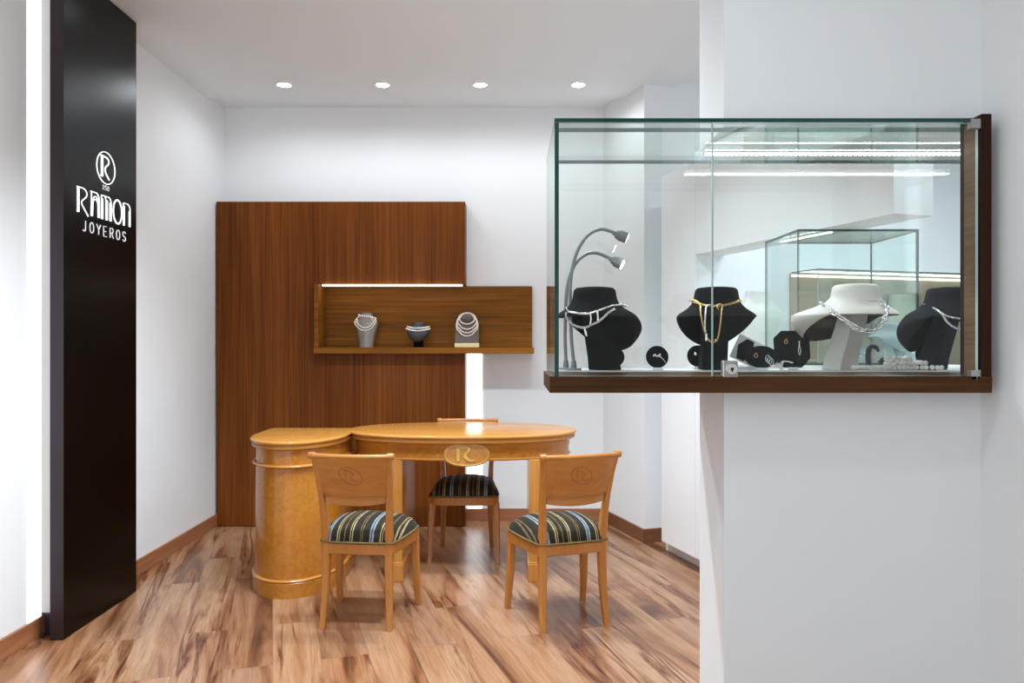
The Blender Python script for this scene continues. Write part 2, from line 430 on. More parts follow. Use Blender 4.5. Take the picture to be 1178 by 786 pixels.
# skirting boards
SK = .088
bm = BM(); bx(bm, XL, XL + .014, FRONT, 3.462, 0, SK); bx(bm, XL, XL + .014, 4.05, ZB, 0, SK); struct('baseboard_left', bm, 'skirting_y', bevel=.002)
bm = BM(); bx(bm, XL + .014, .655, ZB - .014, ZB, 0, SK); struct('baseboard_back', bm, 'skirting', bevel=.002)
n_ = -Q
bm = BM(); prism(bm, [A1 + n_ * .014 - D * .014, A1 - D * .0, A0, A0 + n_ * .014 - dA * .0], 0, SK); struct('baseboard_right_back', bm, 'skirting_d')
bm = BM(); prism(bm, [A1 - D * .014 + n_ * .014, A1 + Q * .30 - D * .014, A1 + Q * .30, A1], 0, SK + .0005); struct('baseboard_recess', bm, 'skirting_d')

# ------------------------------------------------------------------ black sign panel on the left wall
PX = -1.95; PZ0, PZ1 = 3.402, 4.062
sp = thing('sign_panel', 'tall black sign panel with lit white lettering on left wall', 'sign', (PX - .06, (PZ0 + PZ1) / 2, 0))
bm = BM(); f = bx(bm, PX - .06, PX, PZ0, PZ1, .004, 2.955); f[2].material_index = 1
obj('face_panel', bm, ['black_panel', 'panel_edge'], sp, bevel=.0015)
bm = BM(); bx(bm, XL + .002, PX - .0602, PZ0 + .06, PZ1 - .02, .1, 2.955)
obj('batten', bm, 'spacer', sp, label='pale grey batten behind the black panel')
bm = BM(); bx(bm, XL + .018, PX - .0602, PZ0 + .06, PZ1 - .02, .004, .0995)
obj('batten_foot', bm, 'panel_edge', sp)

def stroke(bm, pts, w, closed=False, th=.004, x=PX):
    """flat ribbon of width w through (u along the panel, v height) points, raised th off the panel"""
    pts = [Vector(p) for p in pts]; n = len(pts); L_, R_ = [], []
    for i in range(n):
        if closed: t = pts[(i + 1) % n] - pts[i - 1]
        else: t = pts[min(i + 1, n - 1)] - pts[max(0, i - 1)]
        t = t.normalized(); nn = Vector((-t.y, t.x)) * w / 2
        L_.append(pts[i] + nn); R_.append(pts[i] - nn)
    rows = [[bm.verts.new((x + a, p.x, p.y)) for p in S] for S, a in ((L_, .0005), (R_, .0005), (R_, th), (L_, th))]
    rng = range(n if closed else n - 1)
    for i in rng:
        j = (i + 1) % n
        for k in range(4):
            a, b = rows[k], rows[(k + 1) % 4]
            bm.faces.new((a[i], a[j], b[j], b[i]))
    if not closed:
        bm.faces.new([r[0] for r in rows]); bm.faces.new([r[-1] for r in rows][::-1])

def arc(cx, cy, rx, ry, a0, a1, n=14):
    return [(cx + rx * math.cos(math.radians(a0 + (a1 - a0) * k / n)), cy + ry * math.sin(math.radians(a0 + (a1 - a0) * k / n))) for k in range(n + 1)]

def place(paths, u0, v0, w, h): return [[(u0 + x * w, v0 + y * h) for x, y in p] for p in paths]

RGL = [[(-.06, 0), (.12, 0)], [(0, 0), (0, 1)], [(.12, 0), (.12, .95)], [(-.06, 1), (.5, 1)] + arc(.5, .8, .42, .2, 90, -40, 10) + [(.42, .47), (.38, .4), (.46, .3), (1.05, -.08)]]
AGL = [[(0, 0), (.16, 0)], [(.0, 0), (.05, .55), (.05, 1)], [(.16, 0), (.20, .5)] + arc(.5, .5, .3, .22, 180, 0, 10) + [(.82, 0)], [(-.05, 1), (.45, 1)] + arc(.55, .7, .4, .3, 90, 0, 8) + [(.97, 0), (.82, 0)],
       [(.22, .62)] + arc(.5, .62, .28, .22, 180, 0, 8)]
MGL = [[(0, 0), (0, 1), (.25, 1)] + arc(.25, .8, .2, .2, 90, 0, 6) + [(.45, 0)], [(.13, 0), (.13, .85)], [(0, 0), (.13, 0)],
       [(.3, 1), (.72, 1)] + arc(.72, .75, .25, .25, 90, 0, 6) + [(.97, 0), (.84, 0), (.84, .78)], [(.58, .85), (.58, 0), (.45, 0)]]
OGL = [arc(.5, .5, .5, .52, 0, 344, 22)]
NGL = [[(0, 0), (0, 1), (.55, 1)] + arc(.55, .75, .42, .25, 90, 0, 6) + [(.97, 0), (.84, 0), (.84, .7)], [(.13, 0), (.13, .86)], [(0, 0), (.13, 0)]]
v0 = 1.884; hh = .112
for gl, u0, w, closed in ((RGL, 3.508, .084, 0), (AGL, 3.620, .076, 0), (MGL, 3.712, .092, 0), (OGL, 3.822, .084, 1), (NGL, 3.922, .070, 0)):
    bm = BM()
    for p in place(gl, u0, v0, w, hh): stroke(bm, p, (.0036 if not closed else .0066), closed)
    obj('letter', bm, 'sign', sp)
em = BM(); stroke(em, arc(3.754, 2.132, .084, .076, 0, 352.8, 48), .0034, True)
ring = obj('emblem_ring', em, 'sign', sp)
em = BM()
for p in place([[(-.1, 0), (.14, 0)], [(0, 0), (0, 1)], [(.14, 0), (.14, .95)], [(-.1, 1), (.5, 1)] + arc(.5, .8, .4, .2, 90, -40, 10) + [(.5, .5), (.42, .35), (.55, .16), (.95, -.08)]], 3.712, 2.088, .076, .096): stroke(em, p, .0060)
obj('emblem_letter', em, 'sign', sp)
SG = {'J': [[(.7, 1), (.7, .25)] + arc(.4, .25, .3, .25, 0, -150, 8)], 'O': [arc(.5, .5, .46, .5, 0, 345, 20)], 'Y': [[(0, 1), (.5, .5)], [(1, 1), (.5, .5), (.5, 0)]],
      'E': [[(.8, 1), (.05, 1), (.05, 0), (.8, 0)], [(.05, .5), (.7, .5)]], 'R': [[(.05, 0), (.05, 1), (.5, 1)] + arc(.5, .75, .35, .25, 90, -90, 8) + [(.05, .5)], [(.45, .5), (.9, 0)]],
      'S': [arc(.5, .75, .38, .25, 20, 250, 10) + arc(.5, .25, .38, .25, 90, -160, 10)]}
for i, ch in enumerate('JOYEROS'):
    bm = BM(); u0 = 3.548 + i * .0605
    for p in place(SG[ch], u0, 1.803, .036, .048): stroke(bm, p, .0030, ch == 'O')
    obj('small_letter', bm, 'sign_dim', sp)
bm = BM()
for i, g in enumerate(([[(0, .8), (.4, 1), (.8, .8), (0, 0), (.9, 0)]], [[(.9, 1), (.1, 1), (.1, .55), (.8, .5), (.8, .1), (0, 0)]], [arc(.5, .5, .42, .5, 0, 340, 12)])):
    for p in place(g, 3.722 + i * .022, 2.026, .017, .020): stroke(bm, p, .003)
obj('tiny_numerals', bm, 'sign_faint', sp)

# glowing profile on the wall beside the panel
bm = BM(); bx(bm, XL + .001, XL + .003, 3.363, 3.460, SK, 2.955)
ls = solo('light_strip', bm, 'led_soft', 'tall glowing white strip on left wall beside black panel', 'light', base=(XL, 3.41, SK))

# ------------------------------------------------------------------ brown wood panel on the back wall
WPX0, WPX1, WP = XL + .012, -.329, 5.49
NX0, NX1, NZ0, NZ1 = -1.372, WPX1, 1.216, 1.701
bm = BM(); c_ = [(WPX0, .004), (WPX1, .004), (WPX1, NZ0), (NX0, NZ0), (NX0, NZ1), (WPX1, NZ1), (WPX1, 2.282), (WPX0, 2.282)]
a_ = [bm.verts.new((x, WP, h)) for x, h in c_]; b_ = [bm.verts.new((x, ZB - .016, h)) for x, h in c_]
bm.faces.new(a_); bm.faces.new(b_[::-1])
for i in range(8): bm.faces.new((a_[i], b_[i], b_[(i + 1) % 8], a_[(i + 1) % 8]))
solo('wall_panel', bm, 'panel_wood', 'large dark reddish brown wood panel against back wall', 'panel', base=((WPX0 + WPX1) / 2, WP, 0), bevel=.0015)
# shelf unit in its recess
sh = thing('display_shelf', 'brown wall shelf carrying three small busts, with horizontal grain back', 'shelf', (-.62, 5.5, NZ0))
bm = BM(); bx(bm, NX0 + .004, .146, 5.645, ZB - .002, NZ0 + .0425, 1.699); bx(bm, NX0 + .02, .14, 5.66, ZB - .002, NZ0 + .01, NZ0 + .0425); obj('back_panel', bm, 'shelf_wood', sh, bevel=.0015)
bm = BM(); bx(bm, NX0 + .001, .152, 5.40, 5.6785, NZ0 + .0005, NZ0 + .042); obj('shelf_board', bm, 'shelf_wood', sh, bevel=.002)
bm = BM(); bx(bm, NX0 + .001, NX0 + .03, 5.42, 5.645, NZ0 + .0425, 1.6985); obj('side_board', bm, 'shelf_wood', sh, bevel=.0015)
bm = BM(); bx(bm, NX0 + .045, NX1 - .02, 5.470, 5.52, 1.6885, 1.6995); obj('light_strip', bm, 'led_warm', sh)
# bright profile right of the lower panel
bm = BM(); bx(bm, WPX1 + .003, -.219, ZB - .006, ZB - .002, SK, NZ0 - .004)
solo('light_strip', bm, 'led_soft', 'bright white upright light strip under the shelf on back wall', 'light', base=(-.274, ZB, SK))

# ------------------------------------------------------------------ downlights
def downlight(x, y, label):
    t = thing('ceiling_downlight', label, 'ceiling light', (x, y, SOFF), 'row of round ceiling downlights')
    bm = BM(); n = 28
    tube(bm, [(x + .046 * math.cos(2 * PI * k / 32), y + .046 * math.sin(2 * PI * k / 32), SOFF - .0015) for k in range(32)], .0055, 8, True)
    obj('trim_ring', bm, 'ceiling', t)
    bm = BM(); lathe(bm, (x, y, SOFF - .004), [(.046, 0), (.046, .0035)], n); obj('lamp', bm, 'lamp', t)
    return t
dls = ['leftmost round downlight in the white ceiling', 'second round ceiling downlight from the left', 'third round ceiling downlight from the left', 'rightmost round downlight in the white ceiling']
DLX = [-1.470, -.836, -.204, .427]
for x, l in zip(DLX, dls): downlight(x, 5.05, l)

# ------------------------------------------------------------------ desk
HT = .795
dk = thing('desk', 'golden maple desk with oval top joined to rounded pedestal', 'desk', (-.5, 4.5, 0))
pcx, prx, pz0, pz1, pzf = -1.156, .252, 4.58, 4.30, 3.93
def dplan(ins=0):
    pts = [(pcx - prx, pz0), (pcx - prx, pz1)]
    pts += [(pcx + prx * math.cos(a), pz1 + (pz1 - pzf) * math.sin(a)) for a in [PI + PI * k / 28 for k in range(1, 28)]]
    pts += [(pcx + prx, pz1), (pcx + prx, pz0)]
    return pts
pp = dplan()
edge = [(HT - .046, .014), (HT - .040, .006), (HT - .030, .004), (HT - .026, .011), (HT - .022, .011), (HT - .019, .002), (HT - .012, -.003), (HT - .005, -.002), (HT - .001, .004), (HT, .010)]
bm = BM(); stack(bm, pp, [(.012, .022), (.085, .020), (HT - .10, .026), (HT - .046, .026)]); ped = obj('pedestal', bm, 'burl', dk, smooth=40)
bm = BM(); stack(bm, pp, [(0, .010), (.075, .008), (.080, .012), (.080, .020)]); obj('pedestal_plinth', bm, 'burl', dk, smooth=40)
for h in (.086, .665):
    bm = BM(); stack(bm, pp, [(h - .008, .022), (h - .006, .011), (h, .006), (h + .006, .011), (h + .008, .022)]); obj('bead_moulding', bm, 'maple', dk, smooth=60)
bm = BM(); stack(bm, pp, edge); obj('pedestal_top', bm, 'maple_top', dk, smooth=40)
ox, oz, oa, ob = -.282, 4.53, .650, .365
def oval(a, b, n=72, e=2.25):
    out = []
    for k in range(n):
        t = 2 * PI * k / n; c, s = math.cos(t), math.sin(t)
        out.append((ox + a * math.copysign(abs(c) ** (2 / e), c), oz + b * math.copysign(abs(s) ** (2 / e), s)))
    return out
op = oval(oa, ob)
bm = BM(); stack(bm, op, [(h + .001, d) for h, d in edge]); obj('tabletop', bm, 'maple_top', dk, smooth=40)
bm = BM(); stack(bm, op, [(.668, .040), (HT - .085, .040), (HT - .080, .036), (HT - .046, .034)]); obj('apron', bm, 'burl', dk, smooth=40)
bm = BM(); stack(bm, op, [(.656, .042), (.658, .034), (.664, .031), (.669, .036), (.670, .041)]); obj('bead_moulding', bm, 'maple', dk, smooth=60)
for x0, x1 in ((-.660, -.595), (.093, .158)):
    bm = BM(); bx(bm, x0, x1, 4.235, 4.80, .10, .660); bx(bm, x0 - .007, x1 + .007, 4.225, 4.81, 0, .095); bx(bm, x0 - .003, x1 + .003, 4.230, 4.805, .095, .105)
    obj('leg', bm, 'maple_up', dk, bevel=.003)
# oval emblem on the apron
ex, eh, ea, eb = -.243, .693, .124, .064
def apron_y(x): # front of the apron
    t = min(1, abs(x - ox) / (oa - .036)); return oz - (ob - .036) * (1 - t ** 2.25) ** (1 / 2.25)
bm = BM(); n = 56
def eplate(bm, a, b, y_off, th):
    f_, b_ = [], []
    for k in range(n):
        t = 2 * PI * k / n; c, s = math.cos(t), math.sin(t)
        x, h = ex + a * math.copysign(abs(c) ** .85, c), eh + b * math.copysign(abs(s) ** .85, s)
        f_.append(bm.verts.new((x, apron_y(x) - y_off - th, h))); b_.append(bm.verts.new((x, apron_y(x) - y_off + .02, h)))
    bm.faces.new(f_); bm.faces.new(b_[::-1])
    for k in range(n): bm.faces.new((f_[k], b_[k], b_[(k + 1) % n], f_[(k + 1) % n]))
eplate(bm, ea, eb, .003, .008); epl = obj('emblem_plate', bm, 'burl', dk, smooth=40)
bm = BM()
pth = []
for k in range(n):
    t = 2 * PI * k / n; c, s = math.cos(t), math.sin(t)
    x, h = ex + (ea - .010) * math.copysign(abs(c) ** .85, c), eh + (eb - .007) * math.copysign(abs(s) ** .85, s)
    pth.append((x, apron_y(x) - .0112, h))
tube(bm, pth, .0026, 6, True); obj('emblem_border', bm, 'gold_inlay', epl)
def flat_poly(bm, pts, y0, y1):
    a = [bm.verts.new((x, y0, h)) for x, h in pts]; b = [bm.verts.new((x, y1, h)) for x, h in pts]
    bm.faces.new(a); bm.faces.new(b[::-1]); k = len(pts)
    for i in range(k): bm.faces.new((a[i], b[i], b[(i + 1) % k], a[(i + 1) % k]))
def quad_strip(bm, Ls, Rs, y0, y1):
    for i in range(len(Ls) - 1): flat_poly(bm, [Ls[i], Ls[i + 1], Rs[i + 1], Rs[i]], y0, y1)
def letter_R(bm, cx, ch, w, h, y0, y1):
    X = lambda u: cx - w / 2 + u * w
    Y = lambda v: ch - h / 2 + v * h
    flat_poly(bm, [(X(0), Y(0)), (X(.19), Y(0)), (X(.19), Y(.93)), (X(0), Y(.93))], y0, y1)
    flat_poly(bm, [(X(-.04), Y(.9)), (X(.7), Y(.9)), (X(.72), Y(1)), (X(-.06), Y(1))], y0, y1)
    Ls = [(.70, 1), (.86, .97), (.92, .85), (.85, .70), (.66, .52), (.64, .42), (.72, .26), (.86, .11), (1.0, .05), (1.22, .07)]
    Rs = [(.66, .9), (.72, .87), (.74, .80), (.66, .67), (.46, .50), (.43, .38), (.52, .18), (.70, .03), (.95, -.04), (1.22, .03)]
    quad_strip(bm, [(X(a), Y(b)) for a, b in Ls], [(X(a), Y(b)) for a, b in Rs], y0, y1)
bm = BM(); ye = apron_y(ex) - .011; letter_R(bm, ex - .012, eh + .004, .082, .076, ye - .003, ye + .002); obj('emblem_letter', bm, 'gold_inlay', epl)

# ------------------------------------------------------------------ chairs
def make_chair(name, label, loc, rotz):
    t = thing(name, label, 'chair', loc, None, rotz)
    W = dict(world=False)
    for s in (-1, 1):
        bm = BM(); loft_rect(bm, [(s * .200, .188, 0, .026, .026), (s * .199, .178, .06, .029, .029), (s * .196, .166, .16, .034, .033), (s * .192, .158, .27, .038, .037), (s * .190, .156, .345, .040, .040)])
        obj('leg', bm, 'chair_wood', t, smooth=35, **W)
    for s in (-1, 1):
        bm = BM(); loft_rect(bm, [(s * .156, -.178, 0, .026, .026), (s * .153, -.164, .07, .028, .030), (s * .149, -.150, .18, .032, .036), (s * .147, -.145, .30, .036, .040), (s * .147, -.147, .40, .036, .040),
                                  (s * .151, -.157, .50, .030, .036), (s * .158, -.176, .60, .025, .034), (s * .166, -.202, .70, .024, .032), (s * .173, -.232, .785, .025, .030)])
        obj('leg', bm, 'chair_wood', t, smooth=35, **W)
    # seat frame with a bowed front
    fr = [(-.150, -.165), (.150, -.165), (.170, -.155), (.208, .14), (.206, .172)] + [(.19 * math.cos(a), .172 + .020 * math.sin(a)) for a in [PI * k / 12 for k in range(0, 13)]] + [(-.206, .172), (-.208, .14), (-.170, -.155)]
    bm = BM(); stack(bm, fr, [(.334, .003), (.337, 0), (.380, 0), (.384, .005)]); obj('seat_frame', bm, 'chair_wood', t, smooth=40, **W)
    # cushion
    def hw(v): return .176 + .036 * (v + 1) / 2
    bm = BM(); N_ = 22; g = []
    for j in range(N_ + 1):
        v = -1 + 2 * j / N_; row = []
        for i in range(N_ + 1):
            u = -1 + 2 * i / N_
            k = 1 - .06 * (abs(u) ** 4) * (abs(v) ** 4)
            x = u * hw(v) * k; y = .010 + v * .184 * k + (.018 * (1 - u * u) if v > 0 else 0) * max(0, v)
            e = (max(0, 1 - abs(u) ** 2.6) * max(0, 1 - abs(v) ** 2.6)) ** .42
            row.append(bm.verts.new((x, y,   .392 + .090 * e)))
        g.append(row)
    for j in range(N_):
        for i in range(N_): bm.faces.new((g[j][i], g[j][i + 1], g[j + 1][i + 1], g[j + 1][i]))
    rim = [g[0][i] for i in range(N_ + 1)] + [g[j][N_] for j in range(1, N_ + 1)] + [g[N_][i] for i in range(N_ - 1, -1, -1)] + [g[j][0] for j in range(N_ - 1, 0, -1)]
    rp = [Vector(v.co) for v in rim]
    low = [bm.verts.new((v.co.x * .985, v.co.y * .985, .384)) for v in rim]
    for k in range(len(rim)):
        bm.faces.new((rim[k], low[k], low[(k + 1) % len(rim)], rim[(k + 1) % len(rim)]))
    bm.faces.new(low)
    cu = obj('seat_cushion', bm, 'velvet', t, smooth=70, **W)
    bm = BM(); tube(bm, [p + Vector((0, 0, -.002)) for p in rp], .0055, 6, True); obj('piping', bm, 'piping', cu, smooth=60, **W)
    # curved backrest board, hollow towards the sitter
    def by(h): return -.176 - .056 * max(0, h - .60) / .185 * (1 + .25 * (h - .6) / .185) * .9
    def hwid(h): return .147 + .028 * max(0, (h - .56)) / .23
    def board(h0, h1, th, inset, sag, nh=6, arch=0):
        bm = BM(); nx = 16; A, B = [], []
        for j in range(nh + 1):
            ra, rb = [], []
            for i in range(nx + 1):
                u = -1 + 2 * i / nx; hb = h0 - arch * (1 - u * u); h = hb + (h1 - hb) * j / nh
                x = u * (hwid(h) - inset); y = by(h) - sag * (1 - u * u)
                ra.append(bm.verts.new((x, y - th / 2, h))); rb.append(bm.verts.new((x, y + th / 2, h)))
            A.append(ra); B.append(rb)
        for j in range(nh):
            for i in range(nx):
                bm.faces.new((A[j][i], A[j][i + 1], A[j + 1][i + 1], A[j + 1][i])); bm.faces.new((B[j][i + 1], B[j][i], B[j + 1][i], B[j + 1][i + 1]))
        for i in range(nx):
            bm.faces.new((A[0][i + 1], A[0][i], B[0][i], B[0][i + 1])); bm.faces.new((A[-1][i], A[-1][i + 1], B[-1][i + 1], B[-1][i]))
        for j in range(nh):
            bm.faces.new((A[j][0], A[j + 1][0], B[j + 1][0], B[j][0])); bm.faces.new((A[j + 1][-1], A[j][-1], B[j][-1], B[j + 1][-1]))
        return bm
    SAG = .030
    back = obj('backrest', board(.612, .786, .024, .006, SAG), 'chair_panel', t, smooth=40, **W)
    obj('lower_rail', board(.574, .6115, .012, .010, SAG - .010, 3, .012), 'chair_panel', t, smooth=40, **W)
    bm = BM(); rw = hwid(.79) + .010; pts = [(u * rw, by(.79) - SAG * (1 - u * u), .792) for u in [-1 + 2 * k / 16 for k in range(17)]]
    tube(bm, pts, [.0115] * 17, 12); obj('top_rail', bm, 'chair_panel', t, smooth=50, **W)
    for s in (-1, 1):
        bm = BM(); p = Vector((s * (rw - .004), by(.79), .7925))
        tube(bm, [p + Vector((s * a, 0, 0)) for a in (-.016, -.014, .012, .015)], [.013, .0155, .0155, .012], 14); obj('rail_knob', bm, 'chair_panel', t, smooth=50, **W)
    # carved oval emblem on the rear of the board
    def on(x, h): return Vector((x, by(h) - SAG * (1 - (x / (hwid(h) - .006)) ** 2) - .0122, h))
    bm = BM(); a = math.radians(24); pts = []
    for k in range(36):
        q = 2 * PI * k / 36; ex_, eh_ = .054 * math.cos(q), .038 * math.sin(q)
        pts.append(on(.0 + ex_ * math.cos(a) + eh_ * math.sin(a), .705 - ex_ * math.sin(a) + eh_ * math.cos(a)))
    tube(bm, pts, .0017, 6, True)
    for pl in ([(-.018, -.014), (-.018, .016)], [(-.022, .016), (.004, .016), (.013, .009), (.002, .000), (-.002, -.006), (.006, -.012), (.020, -.014)]):
        tube(bm, [on(x * 1.25, .705 + h * 1.25 - x * .5) for x, h in pl], .0018, 6)
    obj('carved_emblem', bm, 'carving', back, **W)
    return t
make_chair('dining_chair', 'wooden chair with striped seat in front of the desk pedestal', (-.684, 3.705, 0), math.radians(-7))
make_chair('dining_chair', 'wooden chair with striped seat nearest the white cabinet, seen from behind', (.228, 3.700, 0), math.radians(19))
make_chair('dining_chair', 'wooden chair with striped seat behind the desk, facing the room', (-.284, 4.785, 0), math.radians(180))

# ------------------------------------------------------------------ white cabinets on the right, turned with the floor boards
C0 = Vector((.921, 4.82))                     # far left front corner of the tall cabinet
def CP(a, q): return C0 - D * a + Q * q       # a = along the face towards the camera, q = into the cabinet
def cbox(bm, a0, a1, q0, q1, z0, z1): return prism(bm, [CP(a0, q0), CP(a1, q0), CP(a1, q1), CP(a0, q1)], z0, z1)
AE = .400; AL = 1.885
tc_ = thing('tall_cabinet', 'tall white handleless cabinet standing beside the right wall', 'cabinet', (*CP(.2, .25), 0))
bm = BM(); cbox(bm, .0, AE - .002, .021, .5, .07, 2.318); obj('body', bm, 'cabinet', tc_)
bm = BM(); cbox(bm, .0, AE - .003, .0, .0205, .072, 2.318); obj('door', bm, 'cabinet', tc_, bevel=.002)
bm = BM(); cbox(bm, -.055, AE - .003, .06, .49, 0, .0695); obj('plinth', bm, 'cabinet', tc_)
lc = thing('low_cabinet', 'long low white cabinet behind the partition, carrying the far glass case', 'cabinet', (*CP(1.1, .25), 0))
bm = BM(); cbox(bm, AE + .002, AL, .021, .62, .07, 1.18); obj('body', bm, 'cabinet', lc)
for k in range(3):
    w = (AL - AE) / 3; bm = BM(); cbox(bm, AE + .002 + k * w, AE + k * w + w - .003, .0, .0205, .072, 1.16); obj('door', bm, 'cabinet', lc, bevel=.002)
bm = BM(); cbox(bm, AE + .002, AL, -.004, .64, 1.1805, 1.196); obj('worktop', bm, 'acrylic', lc)
bm = BM(); cbox(bm, AE + .003, AL - .02, .06, .60, 0, .0695); obj('plinth', bm, 'cabinet', lc)
bm = BM(); cbox(bm, AE, AL, .0, .19, 1.7935, 2.318); struct('beam_far', bm, 'wall_grey')

# ------------------------------------------------------------------ glass panes
def pane(name, b, parent, mats=('glass', 'glass_edge'), thin=None):
    """a glass sheet; its narrow rim faces carry the green edge"""
    bm = BM(); fs = bx(bm, *b)
    ax = thin if thin is not None else min(range(3), key=lambda k: b[2 * k + 1] - b[2 * k])
    keep = {0: (4, 5), 1: (2, 3), 2: (0, 1)}[ax]
    for i, f in enumerate(fs): f.material_index = 0 if i in keep else 1
    return obj(name, bm, list(mats), parent)

# ------------------------------------------------------------------ near showcase in the partition
ZF, ZK = 1.714, 2.112
GX0, GX1, GH0, GH1 = .0933, 1.0248, 1.2238, 1.7895
SX = (820 - CX) / 525.0
cs = thing('showcase', 'glass jewellery showcase with wooden base set through white partition', 'showcase', (.6, 1.9, 1.187))
bm = BM(); bx(bm, .0825, 1.0495, ZF - .004, W0 - .0005, 1.1876, GH0 - .0002); bx(bm, .0825, 1.258, W0 - .0005, 2.04, 1.1876, GH0 - .0002)
obj('base', bm, 'base_wood', cs)
bm = BM(); bx(bm, GX0 + .008, 1.25, 1.955, 2.10, GH0, GH0 + .0035); bx(bm, GX0 + .008, 1.25, 2.041, 2.1, GH0 - .012, GH0)
obj('floor_mat', bm, 'acrylic', cs, label='thin white floor mat')
bm = BM(); bx(bm, GX1 + .002, 1.0495, ZF - .003, W0 - .0005, GH0, 1.7985); obj('post', bm, 'post_wood', cs, bevel=.0015)
bm = BM(); bx(bm, GX1 - .001, GX1 + .0015, ZF + .010, ZF + .058, GH0, 1.786); obj('jamb', bm, 'jamb_wood', cs, label='lighter cross-grained wooden jamb')
T = .0095
pane('fixed_pane', (GX0 + T, SX - .001, ZF, ZF + T, GH0, GH1 - T), cs, ('glass', 'seam'))
pane('side_pane', (GX0, GX0 + T - .0003, ZF, ZK, GH0 + .0005, GH1 - T), cs)
pane('top_pane', (GX0, GX1, ZF, W0 - .001, GH1 - T + .0003, GH1), cs)
pane('top_pane', (GX0, 1.25, W0 - .0005, ZK, GH1 - T + .0003, GH1), cs, ('glass', 'glass_edge'))
pane('back_pane', (GX0 + T, 1.25, ZK - T, ZK, GH0 + .004, GH1 - T), cs, ('glass_back', 'glass_edge_dark'))
dr = pane('glass_door', (SX + .001, GX1 - .004, ZF, ZF + T, GH0 + .001, GH1 - T - .001), cs, ('glass', 'seam'))
for h in (1.778, 1.2275):
    bm = BM(); bx(bm, GX1 - .021, GX1 - .003, ZF - .004, ZF + .012, h - .011, h + .009); bx(bm, GX1 - .009, GX1 - .0075, ZF - .0045, ZF - .0035, h - .011, h + .009); cyl(bm, (GX1 - .0005, ZF + .003, h - .011), (GX1 - .0005, ZF + .003, h + .010), .005)
    obj('hinge', bm, 'steel', dr, bevel=.001)
lk = P(840, 424.5, ZF - .004)
bm = BM(); bx(bm, lk.x - .017, lk.x + .017, ZF - .006, ZF + .010, lk.z - .019, lk.z + .018); obj('lock', bm, 'steel', dr, bevel=.003)
lo = bpy.data.objects[[o.name for o in dr.children if o.name.startswith('lock')][0]]
bm = BM(); cyl(bm, (lk.x + .002, ZF - .006, lk.z), (lk.x + .002, ZF - .013, lk.z), .0125, .0115, 24); obj('lock_cylinder', bm, 'silver', cs, smooth=40)
bm = BM(); cyl(bm, (lk.x + .002, ZF - .0125, lk.z), (lk.x + .002, ZF - .0138, lk.z), .0035, n=12); bx(bm, lk.x + .0007, lk.x + .0033, ZF - .0138, ZF - .0128, lk.z - .007, lk.z); obj('keyhole', bm, 'dark', cs)
bm = BM(); bx(bm, WX + .002, 1.245, 1.980, 1.996, 1.7782, GH1 - T); ldp = obj('light_strip', bm, 'steel', cs)
bm = BM(); n = 60
for k in range(n):
    x = WX + .010 + k * (1.235 - WX - .010) / (n - 1); ball(bm, (x, 1.988, 1.7762), .0046, 8, 5, 1.3, 1, .8)
d_ = obj('diodes', bm, 'led', ldp, smooth=80); d_['kind'] = 'stuff'

# ------------------------------------------------------------------ far glass case under the beam
FX0, FX1, FZ0, FZ1, FH0, FH1 = 1.239, 1.763, 3.39, 3.83, 1.1965, 1.787
fc = thing('glass_case', 'far frameless glass case on low cabinet under hanging beam', 'showcase', (1.5, 3.6, FH0))
GM = ('glass_far', 'glass_edge'); GD = ('glass_far', 'glass_edge_dark'); t_ = .009
pane('front_pane', (FX0, FX1 - t_, FZ0, FZ0 + t_, FH0 + .012, FH1 - t_), fc, GM)
pane('side_pane', (FX0, FX0 + t_, FZ0 + t_, FZ1 - t_, FH0 + .012, FH1 - t_), fc, GM)
pane('side_pane', (FX1 - t_, FX1, FZ0, FZ1, FH0 + .012, FH1 - t_), fc, GD)
pane('back_pane', (FX0, FX1 - t_, FZ1 - t_, FZ1, FH0 + .012, FH1 - t_), fc, GM)
pane('top_pane', (FX0, FX1, FZ0, FZ1, FH1 - t_ + .0002, FH1), fc, GD)
pane('floor_pane', (FX0, FX1, FZ0, FZ1, FH0, FH0 + .0115), fc, GM)
s0, s1 = .98, 1.40
for q in (.10,):
    bm = BM(); cbox(bm, s0, s1, q, q + .014, 1.7885, 1.7932); solo('light_strip', bm, 'led', 'short bright light strip under the hanging beam above the far glass case', 'light', base=(*CP(1.2, q), 1.793))

# ------------------------------------------------------------------ wooden wall case at the far end
def RP(t, n): return A1 + Q * t - D * n      # t along the far wall, n off it
def rbox(bm, t0, t1, n0, n1, z0, z1): return prism(bm, [RP(t0, n1), RP(t1, n1), RP(t1, n0), RP(t0, n0)], z0, z1)
wc = thing('wood_backed_case', 'wide wood-backed wall case with bright light strip in far room', 'showcase', (*RP(2, .1), 1.1))
bm = BM(); rbox(bm, 1.10, 3.1, .001, .02, 1.10, 1.765); obj('back_panel', bm, 'wallcase_wood', wc)
bm = BM(); rbox(bm, 1.10, 3.1, .001, .30, 1.07, 1.099); obj('base', bm, 'base_wood', wc)
bm = BM(); rbox(bm, 1.10, 3.1, .021, .034, 1.745, 1.757); obj('light_strip', bm, 'led_case', wc)
bm = BM(); fs = rbox(bm, 1.10, 3.1, .021, .30, 1.766, 1.775)
for f in fs[2:]: f.material_index = 1
obj('top_pane', bm, ['glass_far', 'glass_edge_dark'], wc)
bm = BM(); fs = rbox(bm, 1.10, 3.1, .292, .30, 1.10, 1.7655)
for f in fs[:2]: f.material_index = 1
for f in (fs[3], fs[5]): f.material_index = 1
obj('front_pane', bm, ['glass_far', 'seam'], wc)
for tt in (1.95, 2.42, 2.9):
    bm = BM(); rbox(bm, tt, tt + .012, .021, .28, 1.10, 1.765); obj('divider', bm, 'glass_far', wc)

